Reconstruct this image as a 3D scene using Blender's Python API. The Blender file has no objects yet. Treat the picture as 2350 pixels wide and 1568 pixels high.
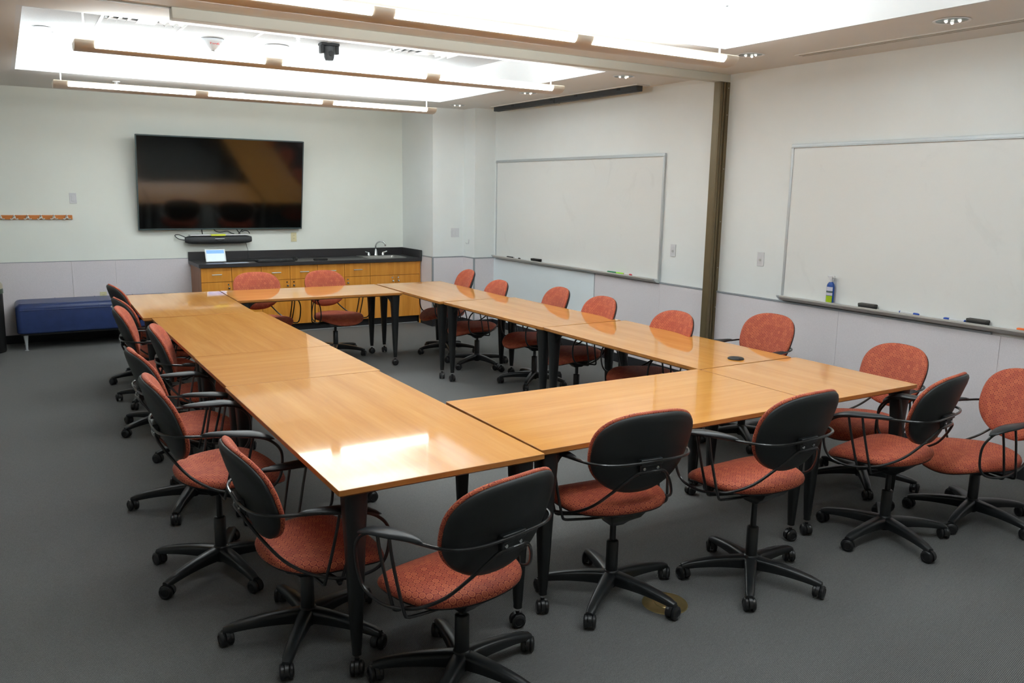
import bpy, bmesh, math, random
from mathutils import Vector, Matrix
from math import sin, cos, pi, radians, sqrt
random.seed(7)
SC = bpy.context.scene
COL = SC.collection

# ------------------------------------------------------------------ materials
def lin(c):
    c = c / 255.0
    return c / 12.92 if c <= 0.04045 else ((c + 0.055) / 1.055) ** 2.4
def rgb(t): return (lin(t[0]), lin(t[1]), lin(t[2]), 1.0)

class NT:
    def __init__(s, name):
        s.m = bpy.data.materials.new(name); s.m.use_nodes = True
        s.t = s.m.node_tree; s.n = s.t.nodes; s.l = s.t.links
        s.b = s.n['Principled BSDF']
    def node(s, kind, **kw):
        n = s.n.new(kind)
        for k, v in kw.items():
            if k.startswith('i_'):
                n.inputs[k[2:].replace('_', ' ')].default_value = v
            else: setattr(n, k, v)
        return n
    def link(s, a, b): s.l.new(a, b)
    def math(s, op, a, b=None, c=None, clamp=False):
        n = s.n.new('ShaderNodeMath'); n.operation = op; n.use_clamp = clamp
        for i, v in enumerate((a, b, c)):
            if v is None: continue
            if isinstance(v, (int, float)): n.inputs[i].default_value = v
            else: s.l.new(v, n.inputs[i])
        return n.outputs[0]
    def vmath(s, op, a, b=None):
        n = s.n.new('ShaderNodeVectorMath'); n.operation = op
        for i, v in enumerate((a, b)):
            if v is None: continue
            if isinstance(v, tuple): n.inputs[i].default_value = v
            else: s.l.new(v, n.inputs[i])
        return n
    def mix(s, fac, a, b):
        n = s.n.new('ShaderNodeMix'); n.data_type = 'RGBA'
        for i, v in ((0, fac), (6, a), (7, b)):
            if isinstance(v, (int, float)): n.inputs[i].default_value = v
            elif isinstance(v, tuple): n.inputs[i].default_value = v
            else: s.l.new(v, n.inputs[i])
        return n.outputs[2]
    def ramp(s, fac, stops):
        n = s.n.new('ShaderNodeValToRGB'); r = n.color_ramp
        while len(r.elements) < len(stops): r.elements.new(0.5)
        for e, (p, c) in zip(r.elements, stops): e.position = p; e.color = c
        s.l.new(fac, n.inputs[0]); return n.outputs[0]
    def bump(s, h, strength=0.2, dist=0.001):
        n = s.n.new('ShaderNodeBump'); n.inputs['Strength'].default_value = strength
        n.inputs['Distance'].default_value = dist
        s.l.new(h, n.inputs['Height']); s.l.new(n.outputs[0], s.b.inputs['Normal'])

def plain(name, c, rough=0.5, metal=0.0, var=0.0, scale=30.0, bump=0.0, spec=0.5, coat=0.0):
    k = NT(name)
    k.b.inputs['Roughness'].default_value = rough
    k.b.inputs['Metallic'].default_value = metal
    k.b.inputs['Specular IOR Level'].default_value = spec
    if coat: k.b.inputs['Coat Weight'].default_value = coat; k.b.inputs['Coat Roughness'].default_value = 0.1
    if var or bump:
        tc = k.node('ShaderNodeTexCoord'); nz = k.node('ShaderNodeTexNoise', i_Scale=scale, i_Detail=4.0)
        k.link(tc.outputs['Object'], nz.inputs['Vector'])
        c0 = rgb(c); d = tuple(max(0.0, x * (1 - var)) for x in c0[:3]) + (1,)
        u = tuple(min(1.0, x * (1 + var)) for x in c0[:3]) + (1,)
        k.link(k.ramp(nz.outputs['Fac'], [(0.3, d), (0.7, u)]), k.b.inputs['Base Color'])
        if bump: k.bump(nz.outputs['Fac'], bump, 0.002)
    else:
        k.b.inputs['Base Color'].default_value = rgb(c)
    return k.m

def wood(name, c_dark, c_mid, c_light, axis=0, rough=0.2, scale=1.0, coat=0.0, coatr=0.08, spec=0.5):
    k = NT(name)
    tc = k.node('ShaderNodeTexCoord'); mp = k.node('ShaderNodeMapping')
    s = [14.0, 14.0, 14.0]; s[axis] = 0.9
    mp.inputs['Scale'].default_value = tuple(x * scale for x in s)
    k.link(tc.outputs['Object'], mp.inputs['Vector'])
    n1 = k.node('ShaderNodeTexNoise', i_Scale=1.6, i_Detail=6.0, i_Distortion=0.6)
    k.link(mp.outputs[0], n1.inputs['Vector'])
    n2 = k.node('ShaderNodeTexNoise', i_Scale=9.0, i_Detail=3.0); k.link(mp.outputs[0], n2.inputs['Vector'])
    f = k.math('ADD', k.math('MULTIPLY', n1.outputs['Fac'], 0.75), k.math('MULTIPLY', n2.outputs['Fac'], 0.25))
    k.link(k.ramp(f, [(0.30, rgb(c_dark)), (0.5, rgb(c_mid)), (0.7, rgb(c_light))]), k.b.inputs['Base Color'])
    k.b.inputs['Roughness'].default_value = rough
    k.b.inputs['Specular IOR Level'].default_value = spec
    if coat:
        k.b.inputs['Coat Weight'].default_value = coat; k.b.inputs['Coat Roughness'].default_value = coatr; k.b.inputs['Coat IOR'].default_value = 1.42
    return k.m

def fabric(name, plane):
    """hexagonally packed rings woven in orange over brick red"""
    k = NT(name)
    tc = k.node('ShaderNodeTexCoord'); sp = k.node('ShaderNodeSeparateXYZ'); at = k.node('ShaderNodeAttribute', attribute_name='weave'); k.link(at.outputs['Vector'], sp.inputs[0])
    cb = k.node('ShaderNodeCombineXYZ')
    a, b = (0, 1)
    P = 1.0 / 0.0262; R3 = 1.7320508
    k.link(k.math('MULTIPLY', sp.outputs[a], P), cb.inputs[0])
    k.link(k.math('MULTIPLY', sp.outputs[b], P / R3), cb.inputs[1])
    v = k.vmath('ADD', cb.outputs[0], (100.0, 100.0, 0.0)).outputs[0]
    def cell(off):
        q = k.vmath('ADD', v, (off, off, 0.0)).outputs[0]
        fl = k.vmath('FLOOR', q).outputs[0]
        fr = k.vmath('SUBTRACT', k.vmath('SUBTRACT', q, fl).outputs[0], (0.5, 0.5, 0.0)).outputs[0]
        d = k.vmath('LENGTH', k.vmath('MULTIPLY', fr, (1.0, R3, 0.0)).outputs[0]).outputs['Value']
        w = k.node('ShaderNodeTexWhiteNoise', noise_dimensions='3D')
        k.link(k.vmath('ADD', fl, (off * 31.7, 0.0, 0.0)).outputs[0], w.inputs['Vector'])
        return d, w.outputs['Value']
    d1, w1 = cell(0.0); d2, w2 = cell(0.5)
    less = k.math('LESS_THAN', d1, d2)
    d = k.math('MINIMUM', d1, d2)
    w = k.math('ADD', k.math('MULTIPLY', less, w1), k.math('MULTIPLY', k.math('SUBTRACT', 1.0, less), w2))
    ring = k.math('SUBTRACT', 1.0, k.math('MULTIPLY', k.math('ABSOLUTE', k.math('SUBTRACT', d, 0.385)), 12.0), clamp=True)
    dot = k.math('SUBTRACT', 1.0, k.math('MULTIPLY', k.math('ABSOLUTE', k.math('SUBTRACT', d, 0.13)), 16.0), clamp=True)
    gap = k.math('GREATER_THAN', d, 0.475)
    bright = k.math('ADD', 0.25, k.math('MULTIPLY', w, 0.75))
    inner = k.mix(bright, rgb((156, 62, 50)), rgb((176, 80, 58)))
    ringc = k.mix(bright, rgb((186, 90, 58)), rgb((228, 136, 84)))
    c = k.mix(gap, inner, rgb((136, 46, 42)))
    c = k.mix(k.math('MULTIPLY', ring, 0.9), c, ringc)
    c = k.mix(k.math('MULTIPLY', dot, 0.6), c, ringc)
    k.link(c, k.b.inputs['Base Color'])
    nz = k.node('ShaderNodeTexNoise', i_Scale=900.0, i_Detail=2.0); k.link(tc.outputs['Object'], nz.inputs['Vector'])
    k.bump(nz.outputs['Fac'], 0.35, 0.001)
    k.b.inputs['Roughness'].default_value = 0.75
    k.b.inputs['Sheen Weight'].default_value = 0.04
    k.b.inputs['Sheen Roughness'].default_value = 0.4
    return k.m

def carpet():
    k = NT('carpet')
    tc = k.node('ShaderNodeTexCoord')
    mp = k.node('ShaderNodeMapping'); mp.inputs['Rotation'].default_value = (0, 0, radians(-12)); k.link(tc.outputs['Object'], mp.inputs['Vector'])
    wv = k.node('ShaderNodeTexWave', wave_type='BANDS', bands_direction='Y', i_Scale=56.0, i_Distortion=1.8, i_Detail=1.5)
    wv.inputs['Detail Scale'].default_value = 4.0
    wx = k.node('ShaderNodeTexWave', wave_type='BANDS', bands_direction='X', i_Scale=80.0, i_Distortion=2.5, i_Detail=1.0)
    k.link(mp.outputs[0], wv.inputs['Vector']); k.link(mp.outputs[0], wx.inputs['Vector'])
    nz = k.node('ShaderNodeTexNoise', i_Scale=260.0, i_Detail=3.0); k.link(tc.outputs['Object'], nz.inputs['Vector'])
    f = k.math('ADD', k.math('MULTIPLY', wv.outputs['Fac'], 0.42), k.math('ADD', k.math('MULTIPLY', wx.outputs['Fac'], 0.22), k.math('MULTIPLY', nz.outputs['Fac'], 0.36)))
    c = k.ramp(f, [(0.2, rgb((74, 75, 75))), (0.55, rgb((109, 110, 109))), (0.85, rgb((146, 147, 145)))])
    k.link(c, k.b.inputs['Base Color'])
    k.b.inputs['Roughness'].default_value = 0.95; k.b.inputs['Specular IOR Level'].default_value = 0.15
    k.bump(f, 0.6, 0.003)
    return k.m

def smudged(name, c, rough, amount=0.06):
    k = NT(name)
    tc = k.node('ShaderNodeTexCoord'); nz = k.node('ShaderNodeTexNoise', i_Scale=2.2, i_Detail=8.0, i_Roughness=0.65, i_Distortion=1.2)
    k.link(tc.outputs['Object'], nz.inputs['Vector'])
    c0 = rgb(c); d = tuple(x * (1 - amount * 2.2) for x in c0[:3]) + (1,)
    k.link(k.ramp(nz.outputs['Fac'], [(0.28, d), (0.42, c0), (0.75, c0)]), k.b.inputs['Base Color'])
    k.b.inputs['Roughness'].default_value = rough
    return k.m

def panel_cloth(name, c):
    k = NT(name)
    tc = k.node('ShaderNodeTexCoord'); nz = k.node('ShaderNodeTexNoise', i_Scale=160.0, i_Detail=3.0)
    k.link(tc.outputs['Object'], nz.inputs['Vector'])
    c0 = rgb(c); d = tuple(x * 0.95 for x in c0[:3]) + (1,); u = tuple(min(1, x * 1.05) for x in c0[:3]) + (1,)
    k.link(k.ramp(nz.outputs['Fac'], [(0.3, d), (0.7, u)]), k.b.inputs['Base Color'])
    k.b.inputs['Roughness'].default_value = 0.9; k.b.inputs['Specular IOR Level'].default_value = 0.2
    k.bump(nz.outputs['Fac'], 0.15, 0.001)
    return k.m

def emit(name, c, strength):
    k = NT(name)
    k.b.inputs['Base Color'].default_value = rgb(c)
    k.b.inputs['Emission Color'].default_value = rgb(c)
    k.b.inputs['Emission Strength'].default_value = strength
    return k.m

def tile_mat():
    k = NT('ceiling_tile')
    tc = k.node('ShaderNodeTexCoord'); nz = k.node('ShaderNodeTexNoise', i_Scale=220.0, i_Detail=3.0)
    k.link(tc.outputs['Object'], nz.inputs['Vector'])
    k.link(k.ramp(nz.outputs['Fac'], [(0.3, rgb((190, 192, 194))), (0.6, rgb((204, 206, 208)))]), k.b.inputs['Base Color'])
    k.b.inputs['Roughness'].default_value = 0.95
    return k.m

M = {}
M['paint'] = plain('wall_paint', (231, 235, 234), 0.75, var=0.012, scale=3.0)
M['paint_cream'] = plain('cream_wall_paint', (234, 238, 231), 0.75, var=0.012, scale=3.0)
M['paint_cool'] = plain('white_panel_paint', (230, 238, 242), 0.6, var=0.01, scale=3.0)
M['soffit'] = plain('soffit_paint', (228, 226, 222), 0.8, var=0.012, scale=3.0)
M['coffer'] = plain('coffer_paint', (226, 228, 229), 0.8)
M['tile'] = tile_mat()
M['grid'] = plain('grid_white', (240, 240, 240), 0.5)
M['rear_wall'] = plain('rear_wall_paint', (214, 205, 192), 0.8, var=0.02, scale=3.0)
M['cloth_panel'] = panel_cloth('wall_cloth_panel', (222, 216, 219))
M['rail'] = plain('rail_grey', (150, 155, 160), 0.45, var=0.03)
M['baseboard'] = plain('rubber_base', (30, 31, 36), 0.5, var=0.05)
M['carpet'] = carpet()
M['maple_x'] = wood('maple_top_along_x', (206, 134, 52), (218, 149, 64), (228, 163, 80), 0, 0.5, 0.55, coat=1.0, coatr=0.05, spec=0.15)
M['maple_y'] = wood('maple_top_along_y', (206, 134, 52), (218, 149, 64), (228, 163, 80), 1, 0.5, 0.55, coat=1.0, coatr=0.05, spec=0.15)
M['maple_edge'] = wood('maple_edge', (160, 104, 48), (178, 118, 58), (192, 134, 70), 0, 0.35, 0.7)
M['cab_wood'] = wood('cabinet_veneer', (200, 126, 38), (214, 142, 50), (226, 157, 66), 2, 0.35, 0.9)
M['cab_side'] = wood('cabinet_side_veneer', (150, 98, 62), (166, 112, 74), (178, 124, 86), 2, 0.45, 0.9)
M['hook_wood'] = wood('hook_board', (190, 110, 44), (205, 124, 54), (216, 138, 68), 0, 0.4, 1.0)
M['fab_seat'] = fabric('ring_fabric_seat', 'xy')
M['fab_back'] = fabric('ring_fabric_back', 'xz')
M['plastic'] = plain('black_plastic', (30, 33, 35), 0.34, var=0.05, scale=60, bump=0.06)
M['shell'] = plain('back_shell', (35, 38, 39), 0.5, var=0.05, scale=300, bump=0.12)
M['pad'] = plain('arm_pad', (36, 39, 42), 0.36)
M['wire'] = plain('black_wire', (22, 23, 25), 0.28, metal=0.0, coat=0.5)
M['leg'] = plain('table_leg_black', (24, 26, 27), 0.4)
M['caster'] = plain('caster_black', (30, 31, 33), 0.35)
M['chrome'] = plain('chrome', (215, 218, 220), 0.12, metal=1.0)
M['hook_metal'] = plain('hook_metal', (222, 222, 220), 0.3, metal=0.35)
M['steel'] = plain('brushed_steel', (190, 190, 188), 0.32, metal=1.0, var=0.06, scale=40)
M['alu'] = plain('aluminium', (196, 201, 203), 0.4, metal=0.4)
M['tray'] = plain('tray_aluminium', (204, 202, 196), 0.5, metal=0.1)
M['board'] = smudged('whiteboard_enamel', (229, 231, 229), 0.22, 0.03)
M['counter'] = plain('black_laminate', (44, 42, 44), 0.4, var=0.12, scale=220)
M['bronze'] = plain('bronze_post', (112, 98, 72), 0.45, metal=0.35, var=0.04, scale=12)
M['beam'] = plain('beam_paint', (205, 204, 194), 0.6, var=0.02, scale=4)
M['screen'] = plain('tv_glass', (4, 6, 6), 0.09, spec=1.0)
M['screen'].node_tree.nodes['Principled BSDF'].inputs['IOR'].default_value = 1.55
M['bezel'] = plain('tv_bezel', (84, 100, 104), 0.35, metal=0.6)
M['leather'] = plain('navy_leather', (42, 58, 104), 0.34, var=0.12, scale=14, bump=0.25)
M['fixture'] = plain('fixture_metal', (205, 190, 172), 0.4, metal=0.15)
M['fixture_white'] = plain('fixture_white', (236, 236, 236), 0.4)
M['lens'] = emit('fixture_lens', (242, 252, 253), 11.0)
M['slot'] = emit('fixture_slot', (255, 250, 240), 0.55)
M['white_plastic'] = plain('white_plastic', (212, 213, 216), 0.3)
M['switch_line'] = plain('switch_knob_grey', (186, 188, 188), 0.4)  # plain grey of the dial knobs on the wall plates
M['beige_plastic'] = plain('beige_plastic', (216, 208, 168), 0.4)
M['black'] = plain('matte_black', (16, 16, 17), 0.6)
M['dark_grey'] = plain('dark_grey', (58, 60, 62), 0.7, var=0.1, scale=60)
M['felt'] = plain('eraser_felt', (78, 78, 76), 0.95, var=0.15, scale=200, bump=0.3)
M['brass'] = plain('brass', (196, 176, 122), 0.34, metal=0.9, var=0.15, scale=18)
M['blue'] = plain('marker_blue', (16, 72, 170), 0.35)
M['green'] = plain('marker_green', (24, 130, 84), 0.35)
M['lime'] = plain('marker_lime', (150, 226, 30), 0.35)
M['red'] = plain('marker_red', (196, 36, 56), 0.35)
M['orange'] = plain('marker_orange', (240, 110, 30), 0.35)
M['label_lime'] = plain('label_lime', (160, 190, 20), 0.4)
M['label_blue'] = plain('label_blue', (18, 70, 150), 0.35)
M['label_grey'] = plain('label_pale', (205, 205, 220), 0.4)
M['label_olive'] = plain('label_olive', (82, 100, 92), 0.4)
M['yellow'] = plain('sticky_note_yellow', (232, 240, 80), 0.7)
M['paper'] = plain('paper', (196, 206, 220), 0.6)
M['tab_sky'] = emit('tablet_sky', (110, 155, 225), 0.3)
M['tab_pale'] = emit('tablet_pale', (185, 200, 230), 0.3)
M['bin_top'] = plain('bin_lid', (178, 168, 146), 0.4, metal=0.3)
M['bin_band'] = plain('bin_band', (52, 74, 60), 0.5)
M['redtext'] = plain('red_lettering', (220, 70, 70), 0.5)
M['clear'] = plain('frosted_lens', (220, 226, 230), 0.2)
M['grommet'] = plain('grommet_black', (20, 20, 22), 0.5)
M['reflector'] = plain('downlight_reflector', (120, 135, 138), 0.12, metal=1.0)
M['slotdark'] = plain('slot_grey', (150, 144, 132), 0.6)

# ------------------------------------------------------------------ geometry helpers
class G:
    """collects shapes into one mesh"""
    def __init__(s): s.v = []; s.f = []; s.mi = []; s.mats = []; s.sm = []
    def _m(s, m):
        if m not in s.mats: s.mats.append(m)
        return s.mats.index(m)
    def add(s, vs, fs, m=None, smooth=True, X=None):
        o = len(s.v); i = s._m(m)
        s.v += [tuple(X @ Vector(p)) if X is not None else tuple(p) for p in vs]
        s.f += [tuple(o + q for q in f) for f in fs]; s.mi += [i] * len(fs); s.sm += [smooth] * len(fs)
    def box(s, a, b, m=None, X=None):
        x0, y0, z0 = a; x1, y1, z1 = b
        vs = [(x0, y0, z0), (x1, y0, z0), (x1, y1, z0), (x0, y1, z0), (x0, y0, z1), (x1, y0, z1), (x1, y1, z1), (x0, y1, z1)]
        fs = [(0, 3, 2, 1), (4, 5, 6, 7), (0, 1, 5, 4), (1, 2, 6, 5), (2, 3, 7, 6), (3, 0, 4, 7)]
        s.add(vs, fs, m, False, X)
    def quad(s, p, m=None): s.add(p, [tuple(range(len(p)))], m, False)
    def loft(s, rings, m=None, cap=True, closed=True, smooth=True, X=None):
        n = len(rings[0]); vs = [p for r in rings for p in r]; fs = []
        for i in range(len(rings) - 1):
            for j in range(n if closed else n - 1):
                k = (j + 1) % n
                fs.append((i * n + j, i * n + k, (i + 1) * n + k, (i + 1) * n + j))
        if cap:
            fs.append(tuple(reversed(range(n)))); fs.append(tuple((len(rings) - 1) * n + j for j in range(n)))
        s.add(vs, fs, m, smooth, X)
    def lathe(s, prof, n=24, m=None, c=(0, 0, 0), X=None):
        rings = [[(c[0] + r * cos(2 * pi * j / n), c[1] + r * sin(2 * pi * j / n), c[2] + z) for j in range(n)] for r, z in prof]
        s.loft(rings, m, True, True, True, X)
    def tube(s, pts, r, n=10, m=None, closed=False, smooth_path=0, X=None):
        P = [Vector(p) for p in pts]
        if smooth_path:
            Q = []; L = len(P)
            rng = range(L) if closed else range(L - 1)
            for i in rng:
                p0 = P[(i - 1) % L] if (closed or i > 0) else P[0]; p1 = P[i]; p2 = P[(i + 1) % L]
                p3 = P[(i + 2) % L] if (closed or i + 2 < L) else P[-1]
                for k in range(smooth_path):
                    t = k / smooth_path
                    Q.append(0.5 * ((2 * p1) + (-p0 + p2) * t + (2 * p0 - 5 * p1 + 4 * p2 - p3) * t * t + (-p0 + 3 * p1 - 3 * p2 + p3) * t ** 3))
            if not closed: Q.append(P[-1])
            P = Q
        L = len(P); rings = []; up = None
        for i in range(L):
            if closed: d = (P[(i + 1) % L] - P[i - 1])
            else: d = P[min(i + 1, L - 1)] - P[max(i - 1, 0)]
            d.normalize()
            if up is None:
                up = Vector((0, 0, 1)) if abs(d.z) < 0.9 else Vector((1, 0, 0))
            sd = d.cross(up)
            if sd.length < 1e-6: sd = d.cross(Vector((0, 1, 0)))
            sd.normalize(); up = sd.cross(d).normalized()
            rr = r[i] if isinstance(r, list) else r
            rings.append([tuple(P[i] + rr * (cos(2 * pi * j / n) * sd + sin(2 * pi * j / n) * up)) for j in range(n)])
        if closed: rings.append(rings[0])
        s.loft(rings, m, not closed, True, True, X)
    def build(s, name, parent=None, mat=None, loc=None, rot=None, angle=35, bevel=0.0, bseg=2):
        me = bpy.data.meshes.new(name); me.from_pydata(s.v, [], s.f)
        mats = [m if m is not None else mat for m in s.mats]
        for m in mats: me.materials.append(M[m])
        for p, i, q in zip(me.polygons, s.mi, s.sm): p.material_index = i; p.use_smooth = True
        me.validate(); me.update()
        bm = bmesh.new(); bm.from_mesh(me); bmesh.ops.recalc_face_normals(bm, faces=bm.faces); bm.to_mesh(me); bm.free()
        me.set_sharp_from_angle(angle=radians(angle))
        o = bpy.data.objects.new(name, me); COL.objects.link(o)
        if parent is not None: o.parent = parent
        if loc: o.location = loc
        if rot is not None: o.rotation_euler = rot
        if bevel:
            b = o.modifiers.new('bevel', 'BEVEL'); b.width = bevel; b.segments = bseg; b.limit_method = 'ANGLE'; b.angle_limit = radians(40)
            b.harden_normals = False
        return o

def tag(o, label=None, cat=None, group=None, kind=None):
    if label: o['label'] = label
    if cat: o['category'] = cat
    if group: o['group'] = group
    if kind: o['kind'] = kind
    return o
def thing(name, label, cat, loc=(0, 0, 0), rz=0.0, group=None):
    o = bpy.data.objects.new(name, None); COL.objects.link(o); o.empty_display_size = 0.1
    o.location = loc; o.rotation_euler = (0, 0, rz)
    return tag(o, label, cat, group)
def struct(o): o['kind'] = 'structure'; return o
def copy_tree(o, parent=None):
    c = o.copy(); COL.objects.link(c)
    if parent is not None: c.parent = parent
    for ch in o.children: copy_tree(ch, c)
    return c
def sg(x, e): return math.copysign(abs(x) ** e, x)
def lerp(a, b, t): return a + (b - a) * t
def sstep(a, b, x):
    t = max(0.0, min(1.0, (x - a) / (b - a))); return t * t * (3 - 2 * t)

# ------------------------------------------------------------------ room dimensions (metres)
W = 5.332          # right wall
D = 10.36          # back wall
L = -2.6           # left wall
R0 = -1.8          # rear wall behind the camera
ZC = 2.732         # soffit height
ZT = 3.02          # coffer ceiling
XA, YA, XB, YB = 4.60, 9.43, 5.04, 9.14   # stepped corner
C1 = (0.18, 4.40, 5.72, 8.84)
C2 = (0.18, 4.38, 1.10, 4.35)
RZ = 0.888         # rail height

# floor
g = G(); g.box((L - 0.1, R0 - 0.1, -0.12), (W + 0.1, D + 0.1, 0.0), 'carpet'); struct(g.build('floor'))

# walls
def wallbox(name, a, b, m): 
    g = G(); g.box(a, b, m); return struct(g.build(name))
w_back = wallbox('wall_back', (L - 0.1, D, 0), (XA, D + 0.12, ZC + 0.4), 'paint_cream')
w_right = wallbox('wall_right', (W, R0 - 0.1, 0), (W + 0.12, YB, ZC + 0.4), 'paint')
w_left = wallbox('wall_left', (L - 0.12, R0, 0), (L, D, ZC + 0.4), 'paint')
w_rear = wallbox('wall_rear', (L - 0.1, R0 - 0.12, 0), (W + 0.1, R0, ZC + 0.4), 'rear_wall')
# stepped corner mass between back wall and right wall
g = G()
poly = [(XA, D + 0.12), (XA, YA), (XB, YA), (XB, YB), (W + 0.12, YB), (W + 0.12, D + 0.12)]
g.loft([[(x, y, z) for x, y in poly] for z in (0, ZC + 0.4)], 'paint', smooth=False)
w_corner = struct(g.build('wall_corner', angle=20))

# ceiling: soffit with two coffers
g = G()
def slab(x0, x1, y0, y1): g.box((x0, y0, ZC), (x1, y1, ZC + 0.05), 'soffit')
e = 0.03
slab(L - 0.1, C1[0] - e, R0 - 0.1, D + 0.1)
slab(C1[1] + e, W + 0.12, C1[2] - e, D + 0.1)
slab(C2[1] + e, W + 0.12, R0 - 0.1, C1[2] - e)
slab(C1[0] - e, C1[1] + e, C1[3] + e, D + 0.1)
slab(C1[0] - e, C2[1] + e, C2[3] + e, C1[2] - e)
slab(C1[0] - e, C2[1] + e, R0 - 0.1, C2[2] - e)
for c in (C1, C2):
    x0, x1, y0, y1 = c; t = 0.03
    g.box((x0 - t, y0 - t, ZC), (x0, y1 + t, ZT + 0.05), 'coffer')
    g.box((x1, y0 - t, ZC), (x1 + t, y1 + t, ZT + 0.05), 'coffer')
    g.box((x0, y0 - t, ZC), (x1, y0, ZT + 0.05), 'coffer')
    g.box((x0, y1, ZC), (x1, y1 + t, ZT + 0.05), 'coffer')
ceil = struct(g.build('ceiling'))
for c in (C1, C2):
    x0, x1, y0, y1 = c
    g = G(); g.box((x0, y0, ZT), (x1, y1, ZT + 0.04), 'tile'); g.build('tile_field', ceil)
    g = G()
    x = 0.77
    while x < x1 - 0.1:
        g.box((x - 0.012, y0, ZT - 0.004), (x + 0.012, y1, ZT + 0.001), 'grid'); x += 0.61
    y = y1 - 0.30
    while y > y0:
        g.box((x0, y - 0.012, ZT - 0.004), (x1, y + 0.012, ZT + 0.001), 'grid'); y -= 1.22
    for (a, b) in (((x0, y0), (x1, y0 + 0.02)), ((x0, y1 - 0.02), (x1, y1)), ((x0, y0), (x0 + 0.02, y1)), ((x1 - 0.02, y0), (x1, y1))):
        g.box((a[0], a[1], ZT - 0.006), (b[0], b[1], ZT + 0.001), 'grid')
    g.build('ceiling_grid', ceil)

# cloth wainscot, rails, baseboards
def wains(parent, parts, m='cloth_panel'):
    g = G()
    for a, b in parts: g.box(a, b, m)
    return g.build('wainscot_panel', parent, bevel=0.0015)
t = 0.012
def panels_y(x, ys):   # panels on an X-plane wall facing -X
    return [((x - t, a + 0.001, 0.09), (x, b - 0.001, RZ - 0.008)) for a, b in zip(ys[:-1], ys[1:])]
def panels_x(y, xs_):
    return [((a + 0.001, y - t, 0.09), (b - 0.001, y, RZ - 0.008)) for a, b in zip(xs_[:-1], xs_[1:])]
wains(w_back, panels_x(D, [L, -1.8, -0.6, 0.588, 1.03, 2.2, 3.4, XA]))
wains(w_right, panels_y(W, [R0, -0.9, 0.3, 1.53, 2.74, 3.94, 5.205]))
wains(w_right, panels_y(W, [5.28, 5.95, 6.98]))
wains(w_right, panels_y(W, [6.985, YB]), 'paint_cool')
wains(w_corner, panels_y(XA, [YA, D]) + [((XA, YA - t, 0.09), (XB, YA, RZ - 0.008))] + panels_y(XB, [YB, YA]) + [((XB, YB - t, 0.09), (W - 0.001, YB, RZ - 0.008))])
def rail_box(a, b, parent):
    g = G(); g.box(a, b, 'rail'); g.build('chair_rail', parent, bevel=0.002)
rail_box((L, D - 0.014, RZ - 0.008), (XA - 0.016, D, RZ - 0.001), w_back)
rail_box((W - 0.016, 2.80, RZ - 0.008), (W, 5.205, RZ + 0.008), w_right)
rail_box((W - 0.016, 5.28, RZ - 0.008), (W, 5.97, RZ + 0.008), w_right)
g = G()
g.box((XA - 0.014, YA - 0.014, RZ - 0.008), (XA, D, RZ + 0.006), 'rail'); g.box((XA - 0.014, YA - 0.014, RZ - 0.008), (XB, YA, RZ + 0.006), 'rail')
g.box((XB - 0.014, YB - 0.014, RZ - 0.008), (XB, YA, RZ + 0.006), 'rail'); g.box((XB - 0.014, YB - 0.014, RZ - 0.008), (W, YB, RZ + 0.006), 'rail')
# corner trims on the outer edges of the stepped corner
g.box((XA - 0.015, YA - 0.015, 0.09), (XA + 0.004, YA + 0.004, RZ), 'rail'); g.box((XB - 0.015, YB - 0.015, 0.09), (XB + 0.004, YB + 0.004, RZ), 'rail')
g.box((W - 0.014, 6.978, 0.09), (W, 6.99, RZ), 'rail')
g.build('chair_rail', w_corner)
def base(name, boxes):
    g = G()
    for a, b in boxes: g.box(a, b, 'baseboard')
    struct(g.build(name, bevel=0.003))
base('baseboard_back', [((L, D - 0.022, 0), (XA, D - 0.0005, 0.092))])
base('baseboard_right', [((W - 0.022, R0, 0), (W - 0.0005, YB, 0.092))])
base('baseboard_left', [((L + 0.0005, R0, 0), (L + 0.012, D - 0.03, 0.092))])
base('baseboard_corner', [((XA - 0.022, YA - 0.022, 0), (XA - 0.0005, D - 0.03, 0.092)), ((XA, YA - 0.022, 0), (XB, YA - 0.0005, 0.092)),
                          ((XB - 0.022, YB - 0.022, 0), (XB - 0.0005, YA - 0.025, 0.092)), ((XB, YB - 0.022, 0), (W - 0.025, YB - 0.0005, 0.092))])

# operable-partition track beam and its bronze jamb post
g = G(); g.box((0.90, 5.205, 2.668), (W, 5.29, ZC), 'beam'); b = struct(g.build('trim_1', bevel=0.004))
g = G(); g.box((L, 5.23, ZC - 0.006), (0.90, 5.262, ZC), 'slotdark'); g.build('track_slot', b)
g = G()
px0, py0, py1 = 5.222, 5.205, 5.282
g.box((px0, py0 + 0.012, 0), (W, py1, 2.668), 'bronze')
g.box((px0, py0, 0), (px0 + 0.034, py0 + 0.012, 2.668), 'bronze')
g.box((px0 + 0.044, py0 + 0.004, 0), (px0 + 0.062, py0 + 0.012, 2.668), 'bronze')
g.box((px0 + 0.078, py0, 0), (W, py0 + 0.012, 2.668), 'bronze')
post = struct(g.build('trim_2', bevel=0.002))
g = G()
for z in (0.4, 0.75, 1.1, 1.5, 1.95, 2.4, 2.62): g.lathe([(0.005, 0), (0.004, 0.003), (0.0, 0.004)], 10, 'steel', X=Matrix.Translation((W - 0.018, py0, z)) @ Matrix.Rotation(pi / 2, 4, 'X'))
g.build('screw', post)

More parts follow.
